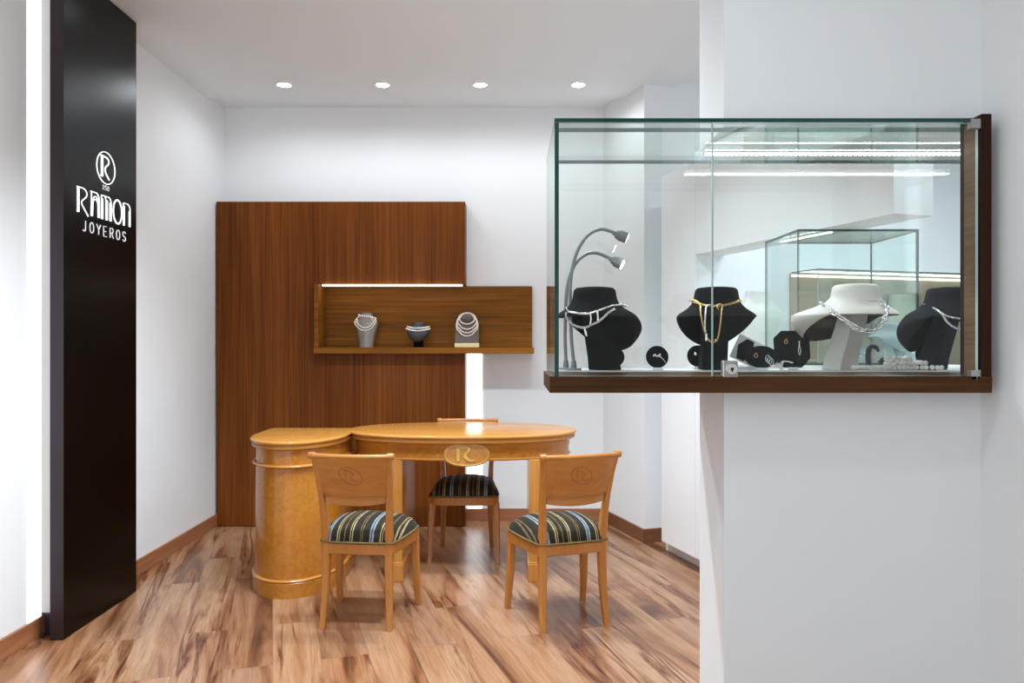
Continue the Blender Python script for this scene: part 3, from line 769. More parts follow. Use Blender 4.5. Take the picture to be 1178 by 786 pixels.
# ------------------------------------------------------------------ necklace busts
BPROF = [(.0, .2095), (.030, .2095), (.046, .2075), (.0525, .202), (.0545, .190), (.0570, .178), (.0625, .166), (.072, .156), (.084, .148), (.094, .141), (.0985, .135)]
def bprofile(h):
    pr = BPROF[3:]
    if h >= pr[0][1]: return pr[0][0]
    for (r0, h0), (r1, h1) in zip(pr, pr[1:]):
        if h <= h0 and h >= h1: return r0 + (r1 - r0) * (h0 - h) / (h0 - h1)
    return pr[-1][0]
def bust_bm(front, s=1.0, drop=.078, ext=0.0, pw=1.2, out=.0, bulge=.016, inw=.012):
    """collar sheet with a bib hanging on the side of 'front' (angle from +y towards +x), neck cap"""
    bm = BM(); n = 64; rows = []; inner = []
    drops = [.06, .14, .24, .36, .5, .64, .78, .9, 1.0]
    def ring(k): return 2 * PI * k / n
    for r, h in BPROF[1:]:
        rows.append([(r, h, k) for k in range(n)])
    def pos(r, h, k, dd=0):
        a = ring(k); c = max(0, math.cos(a - 0)) ** pw
        D_ = drop * c * dd
        rr = r + out * D_
        rr += ext * max(0, math.cos(a)) * min(1, max(0, (.170 - h) / .034))
        rr += (bulge * math.sin(PI * min(1, dd * .9)) - inw * dd ** 2) * c
        h2 = h - D_
        ang = front + a
        return Vector((rr * math.sin(ang), rr * math.cos(ang), h2)) * s
    grid = [[bm.verts.new(pos(r, h, k)) for (r, h, k) in row] for row in rows]
    for dd in drops: grid.append([bm.verts.new(pos(BPROF[-1][0], BPROF[-1][1], k, dd)) for k in range(n)])
    bm.faces.new(grid[0])
    th = .0045
    inn = []
    for (r, h) in BPROF[3:]:
        inn.append([bm.verts.new(pos(r - th, h - .002, k)) for k in range(n)])
    for dd in drops: inn.append([bm.verts.new(pos(BPROF[-1][0] - th, BPROF[-1][1] - .002, k, dd)) for k in range(n)])
    cap_in = bm.faces.new(inn[0][::-1]); cap_in.material_index = 1
    def skin(G, mi, flip):
        for a, b in zip(G, G[1:]):
            for k in range(n):
                q = [a[k], a[(k + 1) % n], b[(k + 1) % n], b[k]]
                if (q[0].co - q[3].co).length < 1e-7 and (q[1].co - q[2].co).length < 1e-7: continue
                f = bm.faces.new(q[::-1] if flip else q); f.material_index = mi
    skin(grid, 0, False); skin(inn, 1, True)
    a, b = grid[-1], inn[-1]
    for k in range(n): bm.faces.new((a[k], a[(k + 1) % n], b[(k + 1) % n], b[k])).material_index = 2
    bmesh.ops.remove_doubles(bm, verts=bm.verts, dist=1e-6)
    return bm
def make_bust(name, label, loc, front, mats, s=1.0, lean=.045, pw=.066, base=True, drop=.078, group=None, **k):
    t = thing(name, label, 'jewellery bust', loc, group)
    obj('collar', bust_bm(front, s, drop, **k), mats, t, smooth=50, world=False)
    bm = BM(); fd = Vector((math.sin(front), math.cos(front), 0)); sd = Vector((fd.y, -fd.x, 0))
    rings = []
    for h, off, w, d in ((.0, lean, pw, .056), (.03, lean * .85, pw * .97, .052), (.10, lean * .35, pw * .92, .046), (.16, 0, pw * .8, .042), (.200, 0, pw * .7, .04)):
        c = fd * off + Vector((0, 0, h))
        rings.append([bm.verts.new((c + sd * (a * w / 2) + fd * (b * d / 2)) * s) for a, b in ((-1, -1), (1, -1), (1, 1), (-1, 1))])
    for a, b in zip(rings, rings[1:]):
        for q in range(4): bm.faces.new((a[q], a[(q + 1) % 4], b[(q + 1) % 4], b[q]))
    bm.faces.new(rings[0][::-1]); bm.faces.new(rings[-1])
    obj('post', bm, mats[0], t, world=False, bevel=.003)
    return t
MZ = GH0 + .0036
blk = ['black_velvet', 'black_velvet', 'black_velvet']
ZS = 2.0
def cx_(x, z): return (x - CX) * z / F
BUSTS = {}
def near_bust(key, label, px, z, ang, mats, **k):
    loc = Vector((cx_(px, z), z, MZ)); BUSTS[key] = (loc, k.get('s', 1.0))
    return make_bust('necklace_bust', label, loc, math.radians(ang), mats, group='necklace busts in the near showcase', **k)
near_bust('b1', 'black necklace bust beside the grey gooseneck lamps', 684, 1.975, 42, blk, drop=.084, ext=.014, bulge=.022)
near_bust('b2', 'black necklace bust with gold chains behind the showcase lock', 824, 1.975, 3, blk, drop=.074, bulge=.006)
nb = near_bust('b4', 'ivory necklace bust with brown lining and chunky silver chain', 984, 1.955, -30, ['white_leather', 'brown_lining', 'peach'], s=1.03, drop=.062, ext=.058, bulge=.004, inw=.03)
near_bust('b5', 'dark slate necklace bust partly hidden by right wooden post', 1092, 1.985, -38, ['navy_velvet', 'black_velvet', 'navy_velvet'], drop=.088, ext=.006, bulge=.022)
# small printed mark on the ivory bust
bm = BM(); loc, s = BUSTS['b4']
for x0, x1 in ((.003, .012), (.0145, .031)):
    for k in range(6):
        x = x0 + (x1 - x0) * k / 5
        r = bprofile(.166) * s + .0006; y = -math.sqrt(max(0, r * r - x * x))
        if k: 
            v = [bm.verts.new(loc + Vector((a, b, c))) for a, b, c in ((px_, py_, .1688), (x, y, .1688), (x, y - .0004, .1708), (px_, py_ - .0004, .1708))]; bm.faces.new(v)
        px_, py_ = x, y
obj('printed_mark', bm, 'dark', nb)

def on_bust(key, x, h, lift=.0025):
    """point on the camera-facing side of a bust: x, h from its axis and foot in metres"""
    loc, s = BUSTS[key]
    r = bprofile(h / s) * s + lift
    x = max(-r * .995, min(r * .995, x))
    return loc + Vector((x, -math.sqrt(r * r - x * x), h))
def dense(pts, step):
    out = [Vector(pts[0])]
    for a, b in zip(pts, pts[1:]):
        a, b = Vector(a), Vector(b); m = max(1, int((b - a).length / step))
        out += [a.lerp(b, k / m) for k in range(1, m + 1)]
    return out
def even(pts, step):
    pts = dense(pts, step / 8); out = [pts[0]]; acc = 0
    for a, b in zip(pts, pts[1:]):
        acc += (b - a).length
        if acc >= step: out.append(b); acc = 0
    return out
def smoothp(pts, n=8):
    pts = [Vector(p) for p in pts]; out = []
    for i in range(len(pts) - 1):
        p0, p1, p2, p3 = pts[max(0, i - 1)], pts[i], pts[i + 1], pts[min(len(pts) - 1, i + 2)]
        for k in range(n):
            t = k / n; out.append(.5 * ((2 * p1) + (-p0 + p2) * t + (2 * p0 - 5 * p1 + 4 * p2 - p3) * t * t + (-p0 + 3 * p1 - 3 * p2 + p3) * t ** 3))
    out.append(pts[-1]); return out
def chain_bm(bm, pts, size, wire, elong=1.35, mi=0):
    ps = even(pts, size * 1.45)
    for i in range(len(ps) - 1):
        a, b = ps[i], ps[i + 1]; t = (b - a).normalized(); c = (a + b) / 2
        u = Vector((0, 0, 1)) if abs(t.z) < .9 else Vector((0, 1, 0))
        s = t.cross(u).normalized(); v = s.cross(t)
        w = (s * .75 + v * .65).normalized() if i % 2 else (s * .65 - v * .75).normalized()
        tube(bm, [c + t * (math.cos(q) * size * elong * .75) + w * (math.sin(q) * size * .62) for q in [2 * PI * k / 10 for k in range(10)]], wire, 5, True, mi)
def beads_bm(bm, pts, r, mi=0, jit=0, seg=8):
    for p in even(pts, r * 1.9):
        j = Vector((random.uniform(-jit, jit), random.uniform(-jit, jit), random.uniform(-jit, jit))) * r
        ball(bm, p + j, r, seg, 6, mi=mi)
def necklace(label, build, mats, base, name='necklace', group=None, cat='necklace'):
    bm = BM(); build(bm)
    return solo(name, bm, mats, label, cat, group, base=base, smooth=80)

def px_on(key, pts, lift=.003):
    """pixel points on a bust's near side; below the rim they hang straight down"""
    loc, s = BUSTS[key]; out = []
    for x, y in pts:
        z = loc.y - .07
        for _ in range(3):
            w = P(x, y, z); h = w.z - loc.z; xx = w.x - loc.x
            r = bprofile(max(.137 * s, h) / s) * s + lift
            xx = max(-r * .99, min(r * .99, xx))
            z = loc.y - math.sqrt(r * r - xx * xx)
        out.append(P(x, y, z))
    return out
JG = 'necklaces in the near showcase'
def nk1(bm):
    p = px_on('b1', [(651, 353), (655, 359), (668, 361), (678, 361), (690, 357), (704, 352), (716, 351), (722, 353)])
    tube(bm, smoothp(p, 5), .0022, 6)
    for i in range(1, 7): 
        for q in even([p[i], p[i].lerp(p[i + 1], .8)], .006): ball(bm, q, .0036, 8, 5, 1.3, 1, 1)
    chain_bm(bm, smoothp(px_on('b1', [(651, 360), (653, 368), (662, 375), (673, 377), (680, 374), (690, 369), (700, 360), (708, 355)], .004), 5), .0042, .0012)
    p2 = px_on('b1', [(679, 360), (680, 367), (679, 373)], .006); tube(bm, p2, .0022, 6)
    p2 = px_on('b1', [(687, 358), (688, 366), (688, 369)], .006); tube(bm, p2, .003, 6)
    p3 = px_on('b1', [(672, 377), (674, 383), (675, 387)], .004); tube(bm, p3, [.0015, .0035, .002], 6)
necklace('silver link necklace draped on black bust beside the lamps', nk1, 'silver', BUSTS['b1'][0] + Vector((0, 0, .14)), group=JG)
def nk2(bm):
    chain_bm(bm, smoothp(px_on('b2', [(793, 346), (800, 348), (810, 351), (822, 352), (834, 351), (846, 348), (853, 345)], .004), 5), .0042, .0011)
    c = px_on('b2', [(828, 353)], .006)[0]
    tube(bm, [c + Vector((math.cos(q) * .0068, 0, math.sin(q) * .0068)) for q in [2 * PI * k / 16 for k in range(16)]], .0018, 8, True)
    chain_bm(bm, smoothp(px_on('b2', [(830, 356), (829, 370), (826, 388), (822, 394), (815, 391), (809, 376), (806, 360), (805, 350), (797, 344)], .006), 5), .0026, .0009)
    ball(bm, px_on('b2', [(823.5, 392)], .007)[0], .0042, 10, 7)
necklace('gold chain necklace with ring hanging in a long loop on black bust', nk2, 'gold', BUSTS['b2'][0] + Vector((0, 0, .14)), group=JG)
def nk3(bm):
    chain_bm(bm, smoothp(px_on('b2', [(817, 351), (813, 352), (811.5, 362), (811, 378), (812.5, 384)], .008), 5), .0028, .0011)
    p = px_on('b2', [(812.5, 384), (812.5, 392)], .008); tube(bm, p, .0033, 8)
necklace('silver chain with a small white drop hanging on gold-chained black bust', nk3, 'silver', BUSTS['b2'][0] + Vector((0, -.1, .1)), group=JG)
def nk4(bm):
    chain_bm(bm, smoothp(px_on('b4', [(944, 348), (950, 353), (959, 360), (968, 366), (978, 372), (988, 378), (999, 382), (1008, 379), (1015, 371), (1020, 361), (1019, 352), (1014, 347), (1010, 344)], .005), 6), .0078, .0026)
    chain_bm(bm, smoothp(px_on('b4', [(974, 370), (982, 378), (991, 381), (1000, 379)], .009), 5), .0060, .0019)
necklace('chunky silver chain draped on the ivory bust', nk4, 'silver', BUSTS['b4'][0] + Vector((0, 0, .14)), group=JG)
def nk5(bm):
    chain_bm(bm, smoothp(px_on('b5', [(1062, 350), (1069, 352), (1078, 357), (1088, 363), (1100, 366), (1109, 367)], .004), 5), .0034, .0011)
    chain_bm(bm, smoothp(px_on('b5', [(1084, 361), (1089, 370), (1098, 377), (1108, 380)], .006), 5), .0036, .0012)
necklace('fine silver chain on the dark slate bust by the right post', nk5, 'silver', BUSTS['b5'][0] + Vector((0, 0, .14)), group=JG)

# ------------------------------------------------------------------ gooseneck lamps
def goose(label, base_px, pts, headdir, z, lit):
    b = P(base_px, 425, z); b.z = MZ
    t = thing('gooseneck_lamp', label, 'lamp', b, 'gooseneck lamps in the showcase')
    bm = BM(); lathe(bm, b, [(.020, 0), (.020, .003), (.0185, .005), (.008, .0055), (.0065, .022), (.0045, .024)], 24); obj('foot', bm, 'lamp_grey', t, smooth=40)
    path = smoothp([b + Vector((0, 0, .02))] + [P(x, y, zz) for x, y, zz in pts], 8)
    bm = BM(); tube(bm, path, .0043, 10); obj('neck', bm, 'lamp_grey', t, smooth=60)
    e = path[-1]; hd = Vector(headdir).normalized()
    bm = BM(); tube(bm, [e - hd * .006, e, e + hd * .001, e + hd * .008, e + hd * .009, e + hd * .030], [.006, .006, .0105, .0105, .0140, .0140], 20); hdo = obj('lamp_head', bm, 'lamp_grey', t, smooth=40)
    bm = BM(); tube(bm, [e + hd * .0295, e + hd * .0308], [.0118, .0118], 20); obj('lens', bm, 'lamp' if lit else 'acrylic', hdo)
goose('taller grey gooseneck lamp with curved neck in the showcase left end', 660, [(657, 385, 1.985), (656, 330, 1.985), (662, 295, 1.985), (675, 272, 1.985), (690, 264, 1.985), (702, 266, 1.985), (708, 269, 1.985)], (.9, .1, -.33), 1.985, True)
goose('shorter grey gooseneck lamp bending below the taller one', 651, [(650, 385, 2.03), (652, 335, 2.03), (660, 307, 2.03), (672, 294, 2.03), (684, 291, 2.03), (697, 295, 2.03), (704, 299, 2.03)], (.85, -.25, -.45), 2.03, True)

# ------------------------------------------------------------------ earring stands and small jewellery
SGp = 'black earring stands in the near showcase'
def disc_pts(kind, a, b, n=36):
    if kind == 'oct': return [(x * a, y * b) for x, y in ((-.5, -1), (.5, -1), (1, -.5), (1, .6), (.55, 1), (-.55, 1), (-1, .6), (-1, -.5))]
    if kind == 'hex': return [(x * a, y * b) for x, y in ((-.55, -1), (.35, -1), (1, -.2), (.55, 1), (-.35, 1), (-1, .2))]
    return [(a * math.cos(2 * PI * k / n), b * math.sin(2 * PI * k / n)) for k in range(n)]
def stand(label, px, py, z, kind, a, b, tilt=12, yaw=0, foot=True):
    c = P(px, py, z); base = Vector((c.x, z, MZ))
    t = thing('earring_stand', label, 'earring stand', base, SGp)
    R = Matrix.Rotation(math.radians(yaw), 4, 'Z') @ Matrix.Rotation(math.radians(-tilt), 4, 'X')
    bm = BM(); h = b + .005
    pts = disc_pts(kind, a, b); th = .005
    f_ = [bm.verts.new(R @ Vector((x, -th / 2, y)) + Vector((0, 0, h))) for x, y in pts]; b_ = [bm.verts.new(R @ Vector((x, th / 2, y)) + Vector((0, 0, h))) for x, y in pts]
    bm.faces.new(f_); bm.faces.new(b_[::-1])
    for k in range(len(pts)): bm.faces.new((f_[k], b_[k], b_[(k + 1) % len(pts)], f_[(k + 1) % len(pts)]))
    obj('pad', bm, 'black_velvet', t, world=False, bevel=.001)
    bm = BM(); bx(bm, -.013, .013, -.012, .012, .0, .0065); obj('foot', bm, 'acrylic', t, world=False, bevel=.001)
    def face(u, v, lift=.004): return base + Vector((0, 0, h)) + (R @ Vector((u, -th / 2 - lift, v)))
    return face
def earring(label, face, u, v, kind, mat='silver'):
    bm = BM(); c = face(u, v, .003)
    if kind == 'stud': ball(bm, c, .0042, 10, 7)
    if kind == 'heart':
        tube(bm, [c + Vector((.0045 * math.cos(q), 0, .0045 * math.sin(q))) for q in [2 * PI * k / 12 for k in range(12)]], .0013, 6, True); ball(bm, c + Vector((0, -.001, .006)), .0025)
    if kind == 'drop':
        ball(bm, c, .003); p = [c, c + Vector((.001, -.001, -.012)), c + Vector((.003, -.002, -.024)), c + Vector((0, -.002, -.034)), c + Vector((-.003, -.002, -.024)), c + Vector((-.001, -.001, -.012)), c]
        tube(bm, smoothp(p, 4), .0012, 6)
    if kind == 'spray':
        for k in range(5): ball(bm, c + Vector((.004 * k - .008, -.001, .002 * math.sin(k * 2))), .0032)
        tube(bm, smoothp([c + Vector((0, -.001, 0)), c + Vector((.012, -.003, -.005)), c + Vector((.022, -.005, -.018))], 5), .0014, 6)
    if kind == 'bow':
        for k in range(3):
            tube(bm, [c + Vector((.006 * math.cos(q) + (k - 1) * .004, -.001 * k, .009 * math.sin(q) - .004 * k)) for q in [2 * PI * j / 14 for j in range(14)]], .0013, 6, True)
    solo('earring', bm, mat, label, 'earring', 'earrings on the black stands', base=c, smooth=80)
f1 = stand('round black earring stand between the two black busts, nearer the lamps', 756, 409, 1.99, 'disc', .0285, .0285)
earring('silver spray earring on the round black stand between the busts', f1, -.002, .002, 'spray')
f2 = stand('round black earring stand partly hidden behind the gold-chained bust', 803, 410, 2.075, 'disc', .029, .029)
earring('small silver stud on the stand behind the gold-chained bust', f2, -.008, .004, 'stud')
f3 = stand('wide oval black earring stand right of the showcase lock', 876, 412, 1.985, 'disc', .0425, .0285)
earring('small bronze heart earring on the oval black stand', f3, -.016, .002, 'heart', 'gold')
earring('tangled silver bow earring on the oval black stand', f3, .018, -.006, 'bow')
f4 = stand('eight-sided black earring stand left of the ivory bust', 911, 402, 2.02, 'oct', .046, .048, 10)
earring('small gold heart earring on the eight-sided black stand', f4, -.016, .018, 'heart', 'gold')
earring('long silver drop earring on the eight-sided black stand', f4, .018, .018, 'drop')
f5 = stand('round black earring stand beside the dark slate bust', 1067, 409, 2.03, 'disc', .031, .031)
earring('left white stud on the round stand beside the slate bust', f5, -.009, .004, 'stud', 'pearl')
earring('right silver stud on the round stand beside the slate bust', f5, .010, .004, 'stud')
f6 = stand('small round black earring stand behind the bust beside the lamps', 707, 410, 2.075, 'disc', .026, .0265)
# bracelet, ring hook, loose pearls, cards
c = P(905, 425, 1.97); c.z = MZ
bm = BM()
pth = smoothp([c + Vector(v) for v in ((-.014, 0, .001), (-.013, 0, .018), (-.008, .002, .023), (.004, .004, .022), (.014, .006, .019))], 6)
for p in pth: bx(bm, p.x - .0022, p.x + .0022, p.y - .006, p.y + .006, p.z - .0012, p.z + .0012)
solo('bracelet', bm, 'silver', 'open silver cuff bracelet standing before the eight-sided stand', 'bracelet', base=c)
c = P(1001, 424, 2.06); c.z = MZ
rk = thing('ring_hook', 'small dark metal hook stand right of the ivory bust', 'jewellery stand', c)
bm = BM(); lathe(bm, c, [(.015, 0), (.014, .004), (.006, .008)], 16); obj('foot', bm, 'slate', rk, smooth=40)
bm = BM(); tube(bm, smoothp([c + Vector(v) for v in ((-.004, 0, .005), (-.006, 0, .03), (-.003, 0, .052), (.006, 0, .060), (.018, 0, .055), (.022, 0, .046))], 6), [.007] * 19 + [.0065] * 6 + [.004] * 6, 10); obj('hook', bm, 'slate', rk, smooth=60)
for px, l in ((1013, 'left of two small dark stones lying behind the loose pearls'), (1027, 'right of two small dark stones lying behind the loose pearls')):
    c = P(px, 423, 2.07); c.z = MZ
    bm = BM(); cyl(bm, c + Vector((-.004, 0, .017)), c + Vector((.007, -.002, .028)), .0065, .0075, 12); bx(bm, c.x - .004, c.x + .004, c.y - .003, c.y + .003, c.z, c.z + .018)
    solo('cufflink', bm, 'slate', l, 'cufflink', 'small dark stones behind the pearls', base=c, smooth=40)
PG = 'pearl strands in the near showcase'
def pl(label, pts, z, r, layers=1, jit=.5):
    path = []
    for x, y in pts:
        zz = z; w = P(x, 425, zz); path.append(Vector((w.x, zz + y, MZ + r)))
    bm = BM(); path = smoothp(path, 8)
    for L_ in range(layers):
        beads_bm(bm, [p + Vector((random.uniform(-.004, .004), random.uniform(-.004, .004), L_ * r * 1.5)) for p in path[L_ * 10: len(path) - L_ * 10]], r, 0, jit if L_ else .05)
    solo('pearl_necklace', bm, 'pearl', label, 'pearl necklace', PG, base=(path[0].x, path[0].y, MZ), smooth=80)
pl('straight pearl strand lying right of the ivory bust foot', [(982, 0), (990, -.004), (1000, 0), (1010, .003), (1018, .001)], 1.965, .0066)
pl('heaped pearl necklace lying beneath the small dark stones', [(1020, .03), (1022, .0), (1034, -.01), (1048, .004), (1046, .024), (1032, .018), (1026, .03), (1040, .036), (1058, .022), (1074, .0), (1083, -.008)], 1.975, .0066, 3, .6)
for k, (px, z, w, l) in enumerate(((852, 1.962, .016, 'small white price card near the showcase lock'), (932, 1.965, .022, 'small white price card beside the ivory bust foot'), (1090, 1.962, .02, 'small white price card at the slate bust foot'))):
    c = P(px, 426, z); c.z = MZ
    bm = BM(); bx(bm, c.x - w, c.x + w, z - .006, z + .008, MZ, MZ + .0012)
    solo('price_card', bm, 'acrylic', l, 'card', base=c)
# white easel with a black six-sided pad
c = P(856, 424, 2.055); c.z = MZ
es = thing('display_easel', 'leaning white display easel with black six-sided pad', 'jewellery stand', c)
R = Matrix.Translation(c + Vector((0, .0, .045))) @ Matrix.Rotation(math.radians(-18), 4, 'X') @ Matrix.Rotation(math.radians(28), 4, 'Y')
bm = BM(); bx(bm, -.030, .040, -.002, .002, -.030, .042)
bmesh.ops.transform(bm, matrix=R, verts=bm.verts); bo = obj('board', bm, 'acrylic', es, bevel=.001)
bm = BM(); pts = disc_pts('hex', .022, .030)
f_ = [bm.verts.new((x, -.008, y + .004)) for x, y in pts]; b_ = [bm.verts.new((x, -.0022, y + .004)) for x, y in pts]
bm.faces.new(f_); bm.faces.new(b_[::-1])
for k in range(6): bm.faces.new((f_[k], b_[k], b_[(k + 1) % 6], f_[(k + 1) % 6]))
bmesh.ops.transform(bm, matrix=R, verts=bm.verts); obj('pad', bm, 'black_velvet', es)
bm = BM(); bx(bm, c.x - .035, c.x + .045, c.y - .02, c.y + .028, MZ, MZ + .008); obj('foot', bm, 'acrylic', es, bevel=.001)

# ------------------------------------------------------------------ tall busts (solid)
def loft_ell(bm, levels, c, n=28, e=2.3):
    rings = []
    for h, a, b, off in levels:
        ring = []
        for k in range(n):
            t = 2 * PI * k / n; cc, s = math.cos(t), math.sin(t)
            ring.append(bm.verts.new((c[0] + a * math.copysign(abs(cc) ** (2 / e), cc), c[1] + off + b * math.copysign(abs(s) ** (2 / e), s), c[2] + h)))
        rings.append(ring)
    for a, b in zip(rings, rings[1:]):
        for k in range(n): bm.faces.new((a[k], a[(k + 1) % n], b[(k + 1) % n], b[k]))
    bm.faces.new(rings[0][::-1]); bm.faces.new(rings[-1])
def tall_bust(label, c, s, mat, cap, group=None):
    t = thing('tall_bust', label, 'jewellery bust', c, group)
    bm = BM(); loft_ell(bm, [(h * s, a * s, b * s, o * s) for h, a, b, o in ((0, .052, .036, 0), (.03, .053, .036, 0), (.09, .064, .040, 0), (.14, .077, .043, 0), (.170, .083, .042, .003), (.185, .080, .038, .005), (.198, .066, .034, .008), (.212, .050, .031, .010), (.232, .044, .029, .012), (.248, .044, .029, .012))], c)
    obj('body', bm, mat, t, smooth=60)
    bm = BM(); loft_ell(bm, [(h * s, a * s, b * s, o * s) for h, a, b, o in ((.2482, .042, .027, .012), (.254, .040, .025, .012))], c); obj('neck_cap', bm, cap, t, smooth=40)
    return t
SHZ = NZ0 + .0425
SB = 'jewellery busts on the wooden wall shelf'; SN = 'pearl necklaces on the wall shelf busts'
zb = 5.54
c1 = Vector((cx_(421.5, zb), zb, SHZ)); tall_bust('pale grey satin bust at the left of the wall shelf', c1, .97, 'satin', 'taupe', SB)
def frontal(c, prof, pts, lift):
    """points on the near side of a stand: x, h with depth from prof(h)"""
    return [c + Vector((x, -prof(x, h) - lift, h)) for x, h in pts]
def tb(x, h): return .040 if h < .19 else .028
def s1(bm):
    L_ = smoothp(frontal(c1, tb, [(-.040, .222), (-.070, .190), (-.070, .165), (-.045, .135), (-.005, .118), (.035, .130), (.062, .160), (.074, .190), (.055, .212), (.02, .218)], .006), 6); beads_bm(bm, L_, .0064)
def s1b(bm):
    L_ = smoothp(frontal(c1, tb, [(-.060, .195), (-.050, .165), (-.020, .142), (.010, .138), (.040, .155), (.062, .182), (.072, .205)], .012), 6); beads_bm(bm, L_, .0064)
def s1c(bm):
    L_ = smoothp(frontal(c1, tb, [(-.046, .228), (-.03, .222), (-.0, .219), (.03, .216), (.05, .206)], .012), 6); beads_bm(bm, L_, .0066)
necklace('outer pearl strand on the grey satin shelf bust', s1, 'pearl', c1 + Vector((0, -.05, .12)), 'pearl_necklace', SN, 'pearl necklace')
necklace('inner pearl strand on the grey satin shelf bust', s1b, 'pearl', c1 + Vector((0, -.05, .14)), 'pearl_necklace', SN, 'pearl necklace')
necklace('short pearl strand at the neck of the grey satin shelf bust', s1c, 'pearl', c1 + Vector((0, -.04, .2)), 'pearl_necklace', SN, 'pearl necklace')
# low slate bust, its bib towards the room
c2 = Vector((cx_(481.5, zb), zb, SHZ))
make_bust('necklace_bust', 'low slate grey bust at the middle of the wall shelf', c2, PI, ['slate', 'slate', 'slate'], .86, lean=.0, pw=.072, drop=.085, group=SB, pw_=None) if False else None
t2 = thing('necklace_bust', 'low slate grey bust at the middle of the wall shelf', 'jewellery bust', c2, SB)
obj('collar', bust_bm(PI, .86, .088, pw=1.3), ['slate', 'slate', 'slate'], t2, smooth=50, world=False)
bm = BM(); loft_rect(bm, [(0, 0, 0, .066, .05), (0, 0, .15, .060, .045)]); obj('post', bm, 'black_velvet', t2, world=False)
def s2(h0, dh, w):
    def b(bm):
        pts = []
        for k in range(15):
            u = -1 + k / 7; h = (h0 - dh * (1 - u * u)); r = bprofile(h / .86) * .86 + .005; x = u * w; pts.append(c2 + Vector((x, -math.sqrt(max(1e-5, r * r - min(abs(x), r * .99) ** 2)), h)))
        beads_bm(bm, pts, .0066)
    return b
necklace('upper pearl strand on the low slate shelf bust', s2(.146, .012, .076), 'pearl', c2 + Vector((0, -.07, .14)), 'pearl_necklace', SN, 'pearl necklace')
necklace('lower pearl strand on the low slate shelf bust', s2(.133, .017, .085), 'pearl', c2 + Vector((0, -.08, .12)), 'pearl_necklace', SN, 'pearl necklace')
# arched taupe stand on a pale gold base
c3 = Vector((cx_(537.5, zb), zb, SHZ))
t3 = thing('arched_bust', 'arched taupe stand on pale gold base at shelf right', 'jewellery bust', c3, SB)
bm = BM(); bx(bm, -.087, .087, -.05, .05, 0, .030); obj('base', bm, 'gold_base', t3, world=False, bevel=.002)
bm = BM(); prof = [(-.084, .0305), (.084, .0305), (.084, .16)] + [(.084 * math.cos(q) ** 1 if True else 0, .16 + .062 * math.sin(q)) for q in [PI * k / 16 for k in range(1, 16)]] + [(-.084, .16)]
tl = lambda h: -.045 + .05 * (h - .03) / .2
f_ = [bm.verts.new((x, tl(h), h)) for x, h in prof]; b_ = [bm.verts.new((x, tl(h) + .035, h)) for x, h in prof]
bm.faces.new(f_); bm.faces.new(b_[::-1])
for k in range(len(prof)): bm.faces.new((f_[k], b_[k], b_[(k + 1) % len(prof)], f_[(k + 1) % len(prof)]))
obj('plate', bm, 'taupe', t3, world=False, bevel=.004)
bm = BM(); loft_ell(bm, [(0, .046, .004, 0)], (0, 0, 0)) if False else None
bm = BM(); ball(bm, Vector((0, tl(.205) - .010, .207)), .042, 20, 12, 1, .3, .72); obj('neck_pad', bm, 'taupe', t3, world=False, smooth=80)
def t3p(x, h): return -tl(h)
def strand(a, top, bot, lift):
    def b(bm):
        pts = []
        for k in range(33):
            q = 2 * PI * k / 32; x = a * math.sin(q); h = (top + bot) / 2 + (top - bot) / 2 * math.cos(q); x *= 1 if h > bot + .04 else .9
            pts.append(c3 + Vector((x, tl(h) - lift, h)))
        beads_bm(bm, pts, .0064)
    return b
for a, top, bot, lf, l in ((.060, .242, .165, .014, 'shortest pearl strand ringing the pad of the arched taupe stand'), (.068, .238, .128, .010, 'second pearl strand on the arched taupe stand'), (.072, .232, .102, .008, 'third pearl strand on the arched taupe stand'), (.075, .228, .080, .006, 'longest pearl strand on the arched taupe stand')):
    necklace(l, strand(a, top, bot, lf), 'pearl', c3 + Vector((0, -.06, bot)), 'pearl_necklace', SN, 'pearl necklace')

# ------------------------------------------------------------------ stock in the far room
c = Vector((cx_(873, 4.05), 4.05, 1.1965)); tall_bust('tall pale grey bust on the low cabinet left of the far glass case', c, 1.45, 'palegrey', 'palegrey')
q = RP(2.00, .16); tt = 2.0
cc = Vector((2.72, 0, 0))
def wall_spot(px, n):
    """where the ray through column px meets the line n metres off the far wall"""
    k = (px - CX) / F; o = RP(0, n); t = (o.x - k * o.y) / (k * Q.y - Q.x); return RP(t, n)
w = wall_spot(1040, .118); tall_bust('tall tan bust in the far wood-backed wall case', Vector((w.x, w.y, 1.0995)), 2.1, 'tan', 'tan').rotation_euler = (0, 0, ROT)
w = wall_spot(893, .02)
FB = 'blue grey busts in the far glass case'
c = Vector((cx_(1022, 3.62), 3.62, FH0 + .012)); make_bust('necklace_bust', 'blue grey low bust in the far glass case', c, math.radians(150), ['bluegrey'] * 3, .85)
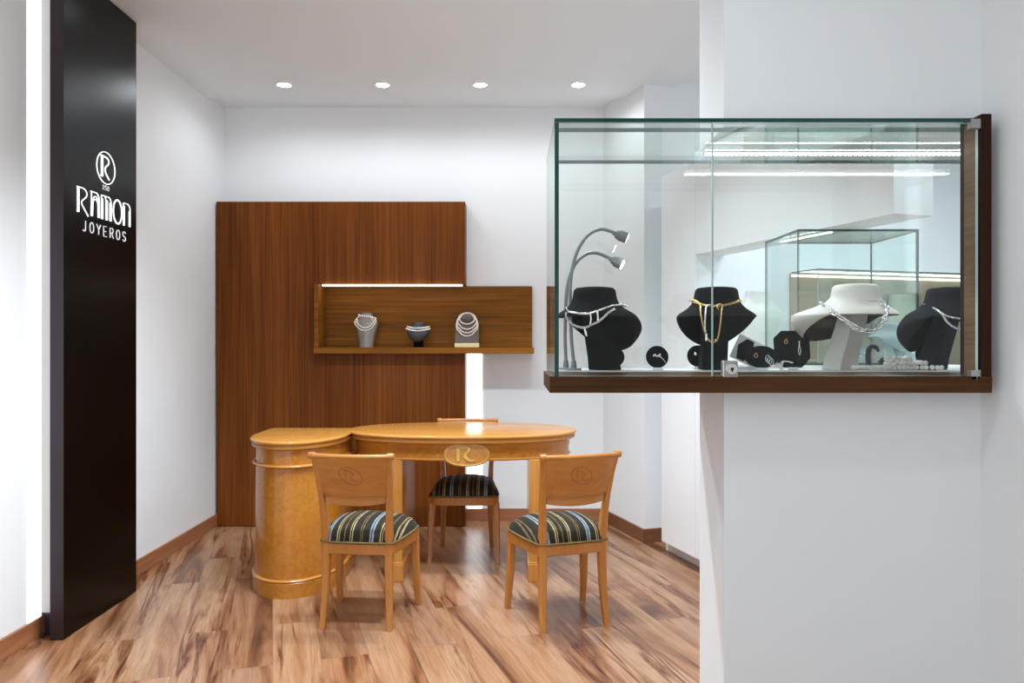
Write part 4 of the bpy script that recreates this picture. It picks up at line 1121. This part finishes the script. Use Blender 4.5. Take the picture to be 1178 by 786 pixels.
for px, l in ((985, 'left grey ring wedge in the far wall case, seen behind the ivory bust'), (1026, 'middle grey ring wedge in the far wall case'), (1050, 'right grey ring wedge in the far wall case')):
    w = wall_spot(px, .243)
    bm = BM(); prism(bm, [(w.x - .085, w.y - .03), (w.x + .085, w.y - .03), (w.x + .07, w.y + .025), (w.x - .07, w.y + .025)], 1.0995, 1.14)
    bx(bm, w.x - .07, w.x + .07, w.y - .012, w.y + .02, 1.14, 1.26)
    wd = thing('ring_display', l, 'ring display', (w.x, w.y, 1.0995), 'ring wedges in the far wall case', ROT)
    obj('wedge', bm, 'bluegrey', wd, bevel=.006)
    for k in range(4):
        bm = BM(); ball(bm, (w.x - .05 + .033 * k, w.y - .02, 1.20 + .02 * (k % 2)), .011, 8, 6); obj('ring', bm, 'silver', wd, smooth=80)

# ------------------------------------------------------------------ light
def spot(x, y, z, power, size=2.1, blend=.5, col=(.85, .94, 1), rad=.06):
    l = bpy.data.lights.new('downlight_and_fill', 'SPOT'); l.energy = power; l.spot_size = size; l.spot_blend = blend; l.color = col; l.shadow_soft_size = rad
    o = bpy.data.objects.new('downlight_and_fill', l); o.location = (x, y, z); COL.objects.link(o); return o
for x in DLX: spot(x, 5.05, SOFF - .03, 6.5, 3.05)
for y, p in ((3.6, 58), (2.9, 58)):
    for x in ((-.95, -.35, .25) if y > 3 else (-.70, -.28, .12)): spot(x, y, SOFF - .02, p, 2.0)  # unseen spot rows, added to brighten floor, desk and ceiling
spot(-1.76, 3.72, SOFF - .02, 4.2, 2.4)  # unseen wall washer, added to brighten the wall and black panel top
spot(-.40, .9, SOFF - .02, 24, 2.4)  # unseen spot, added to brighten the right wall
for x, y in ((2.2, 3.0), (2.5, 4.2), (3.2, 3.2)): spot(x, y, CEIL - .02, 46, 2.9)  # unseen spots without fixtures, added to brighten the far room
w = bpy.data.worlds.new('daylight'); w.use_nodes = True; sc.world = w
w.node_tree.nodes['Background'].inputs['Color'].default_value = (.88, .95, 1.0, 1)
w.node_tree.nodes['Background'].inputs['Strength'].default_value = 1.45

# ------------------------------------------------------------------ camera and output
cam = bpy.data.cameras.new('camera'); cam.sensor_width = 36; cam.lens = 36 * F / 1178; cam.clip_start = .05
co = bpy.data.objects.new('camera', cam); co.location = (0, 0, H); co.rotation_euler = (PI / 2, 0, 0); COL.objects.link(co); sc.camera = co
sc.view_settings.view_transform = 'Standard'; sc.view_settings.look = 'None'; sc.view_settings.gamma = 1; sc.view_settings.use_curve_mapping = False
sc.view_settings.exposure = 0.64
sc.cycles.transparent_max_bounces = 48
sc.cycles.max_bounces = 14; sc.cycles.diffuse_bounces = 8; sc.cycles.glossy_bounces = 6
sc.cycles.use_denoising = True
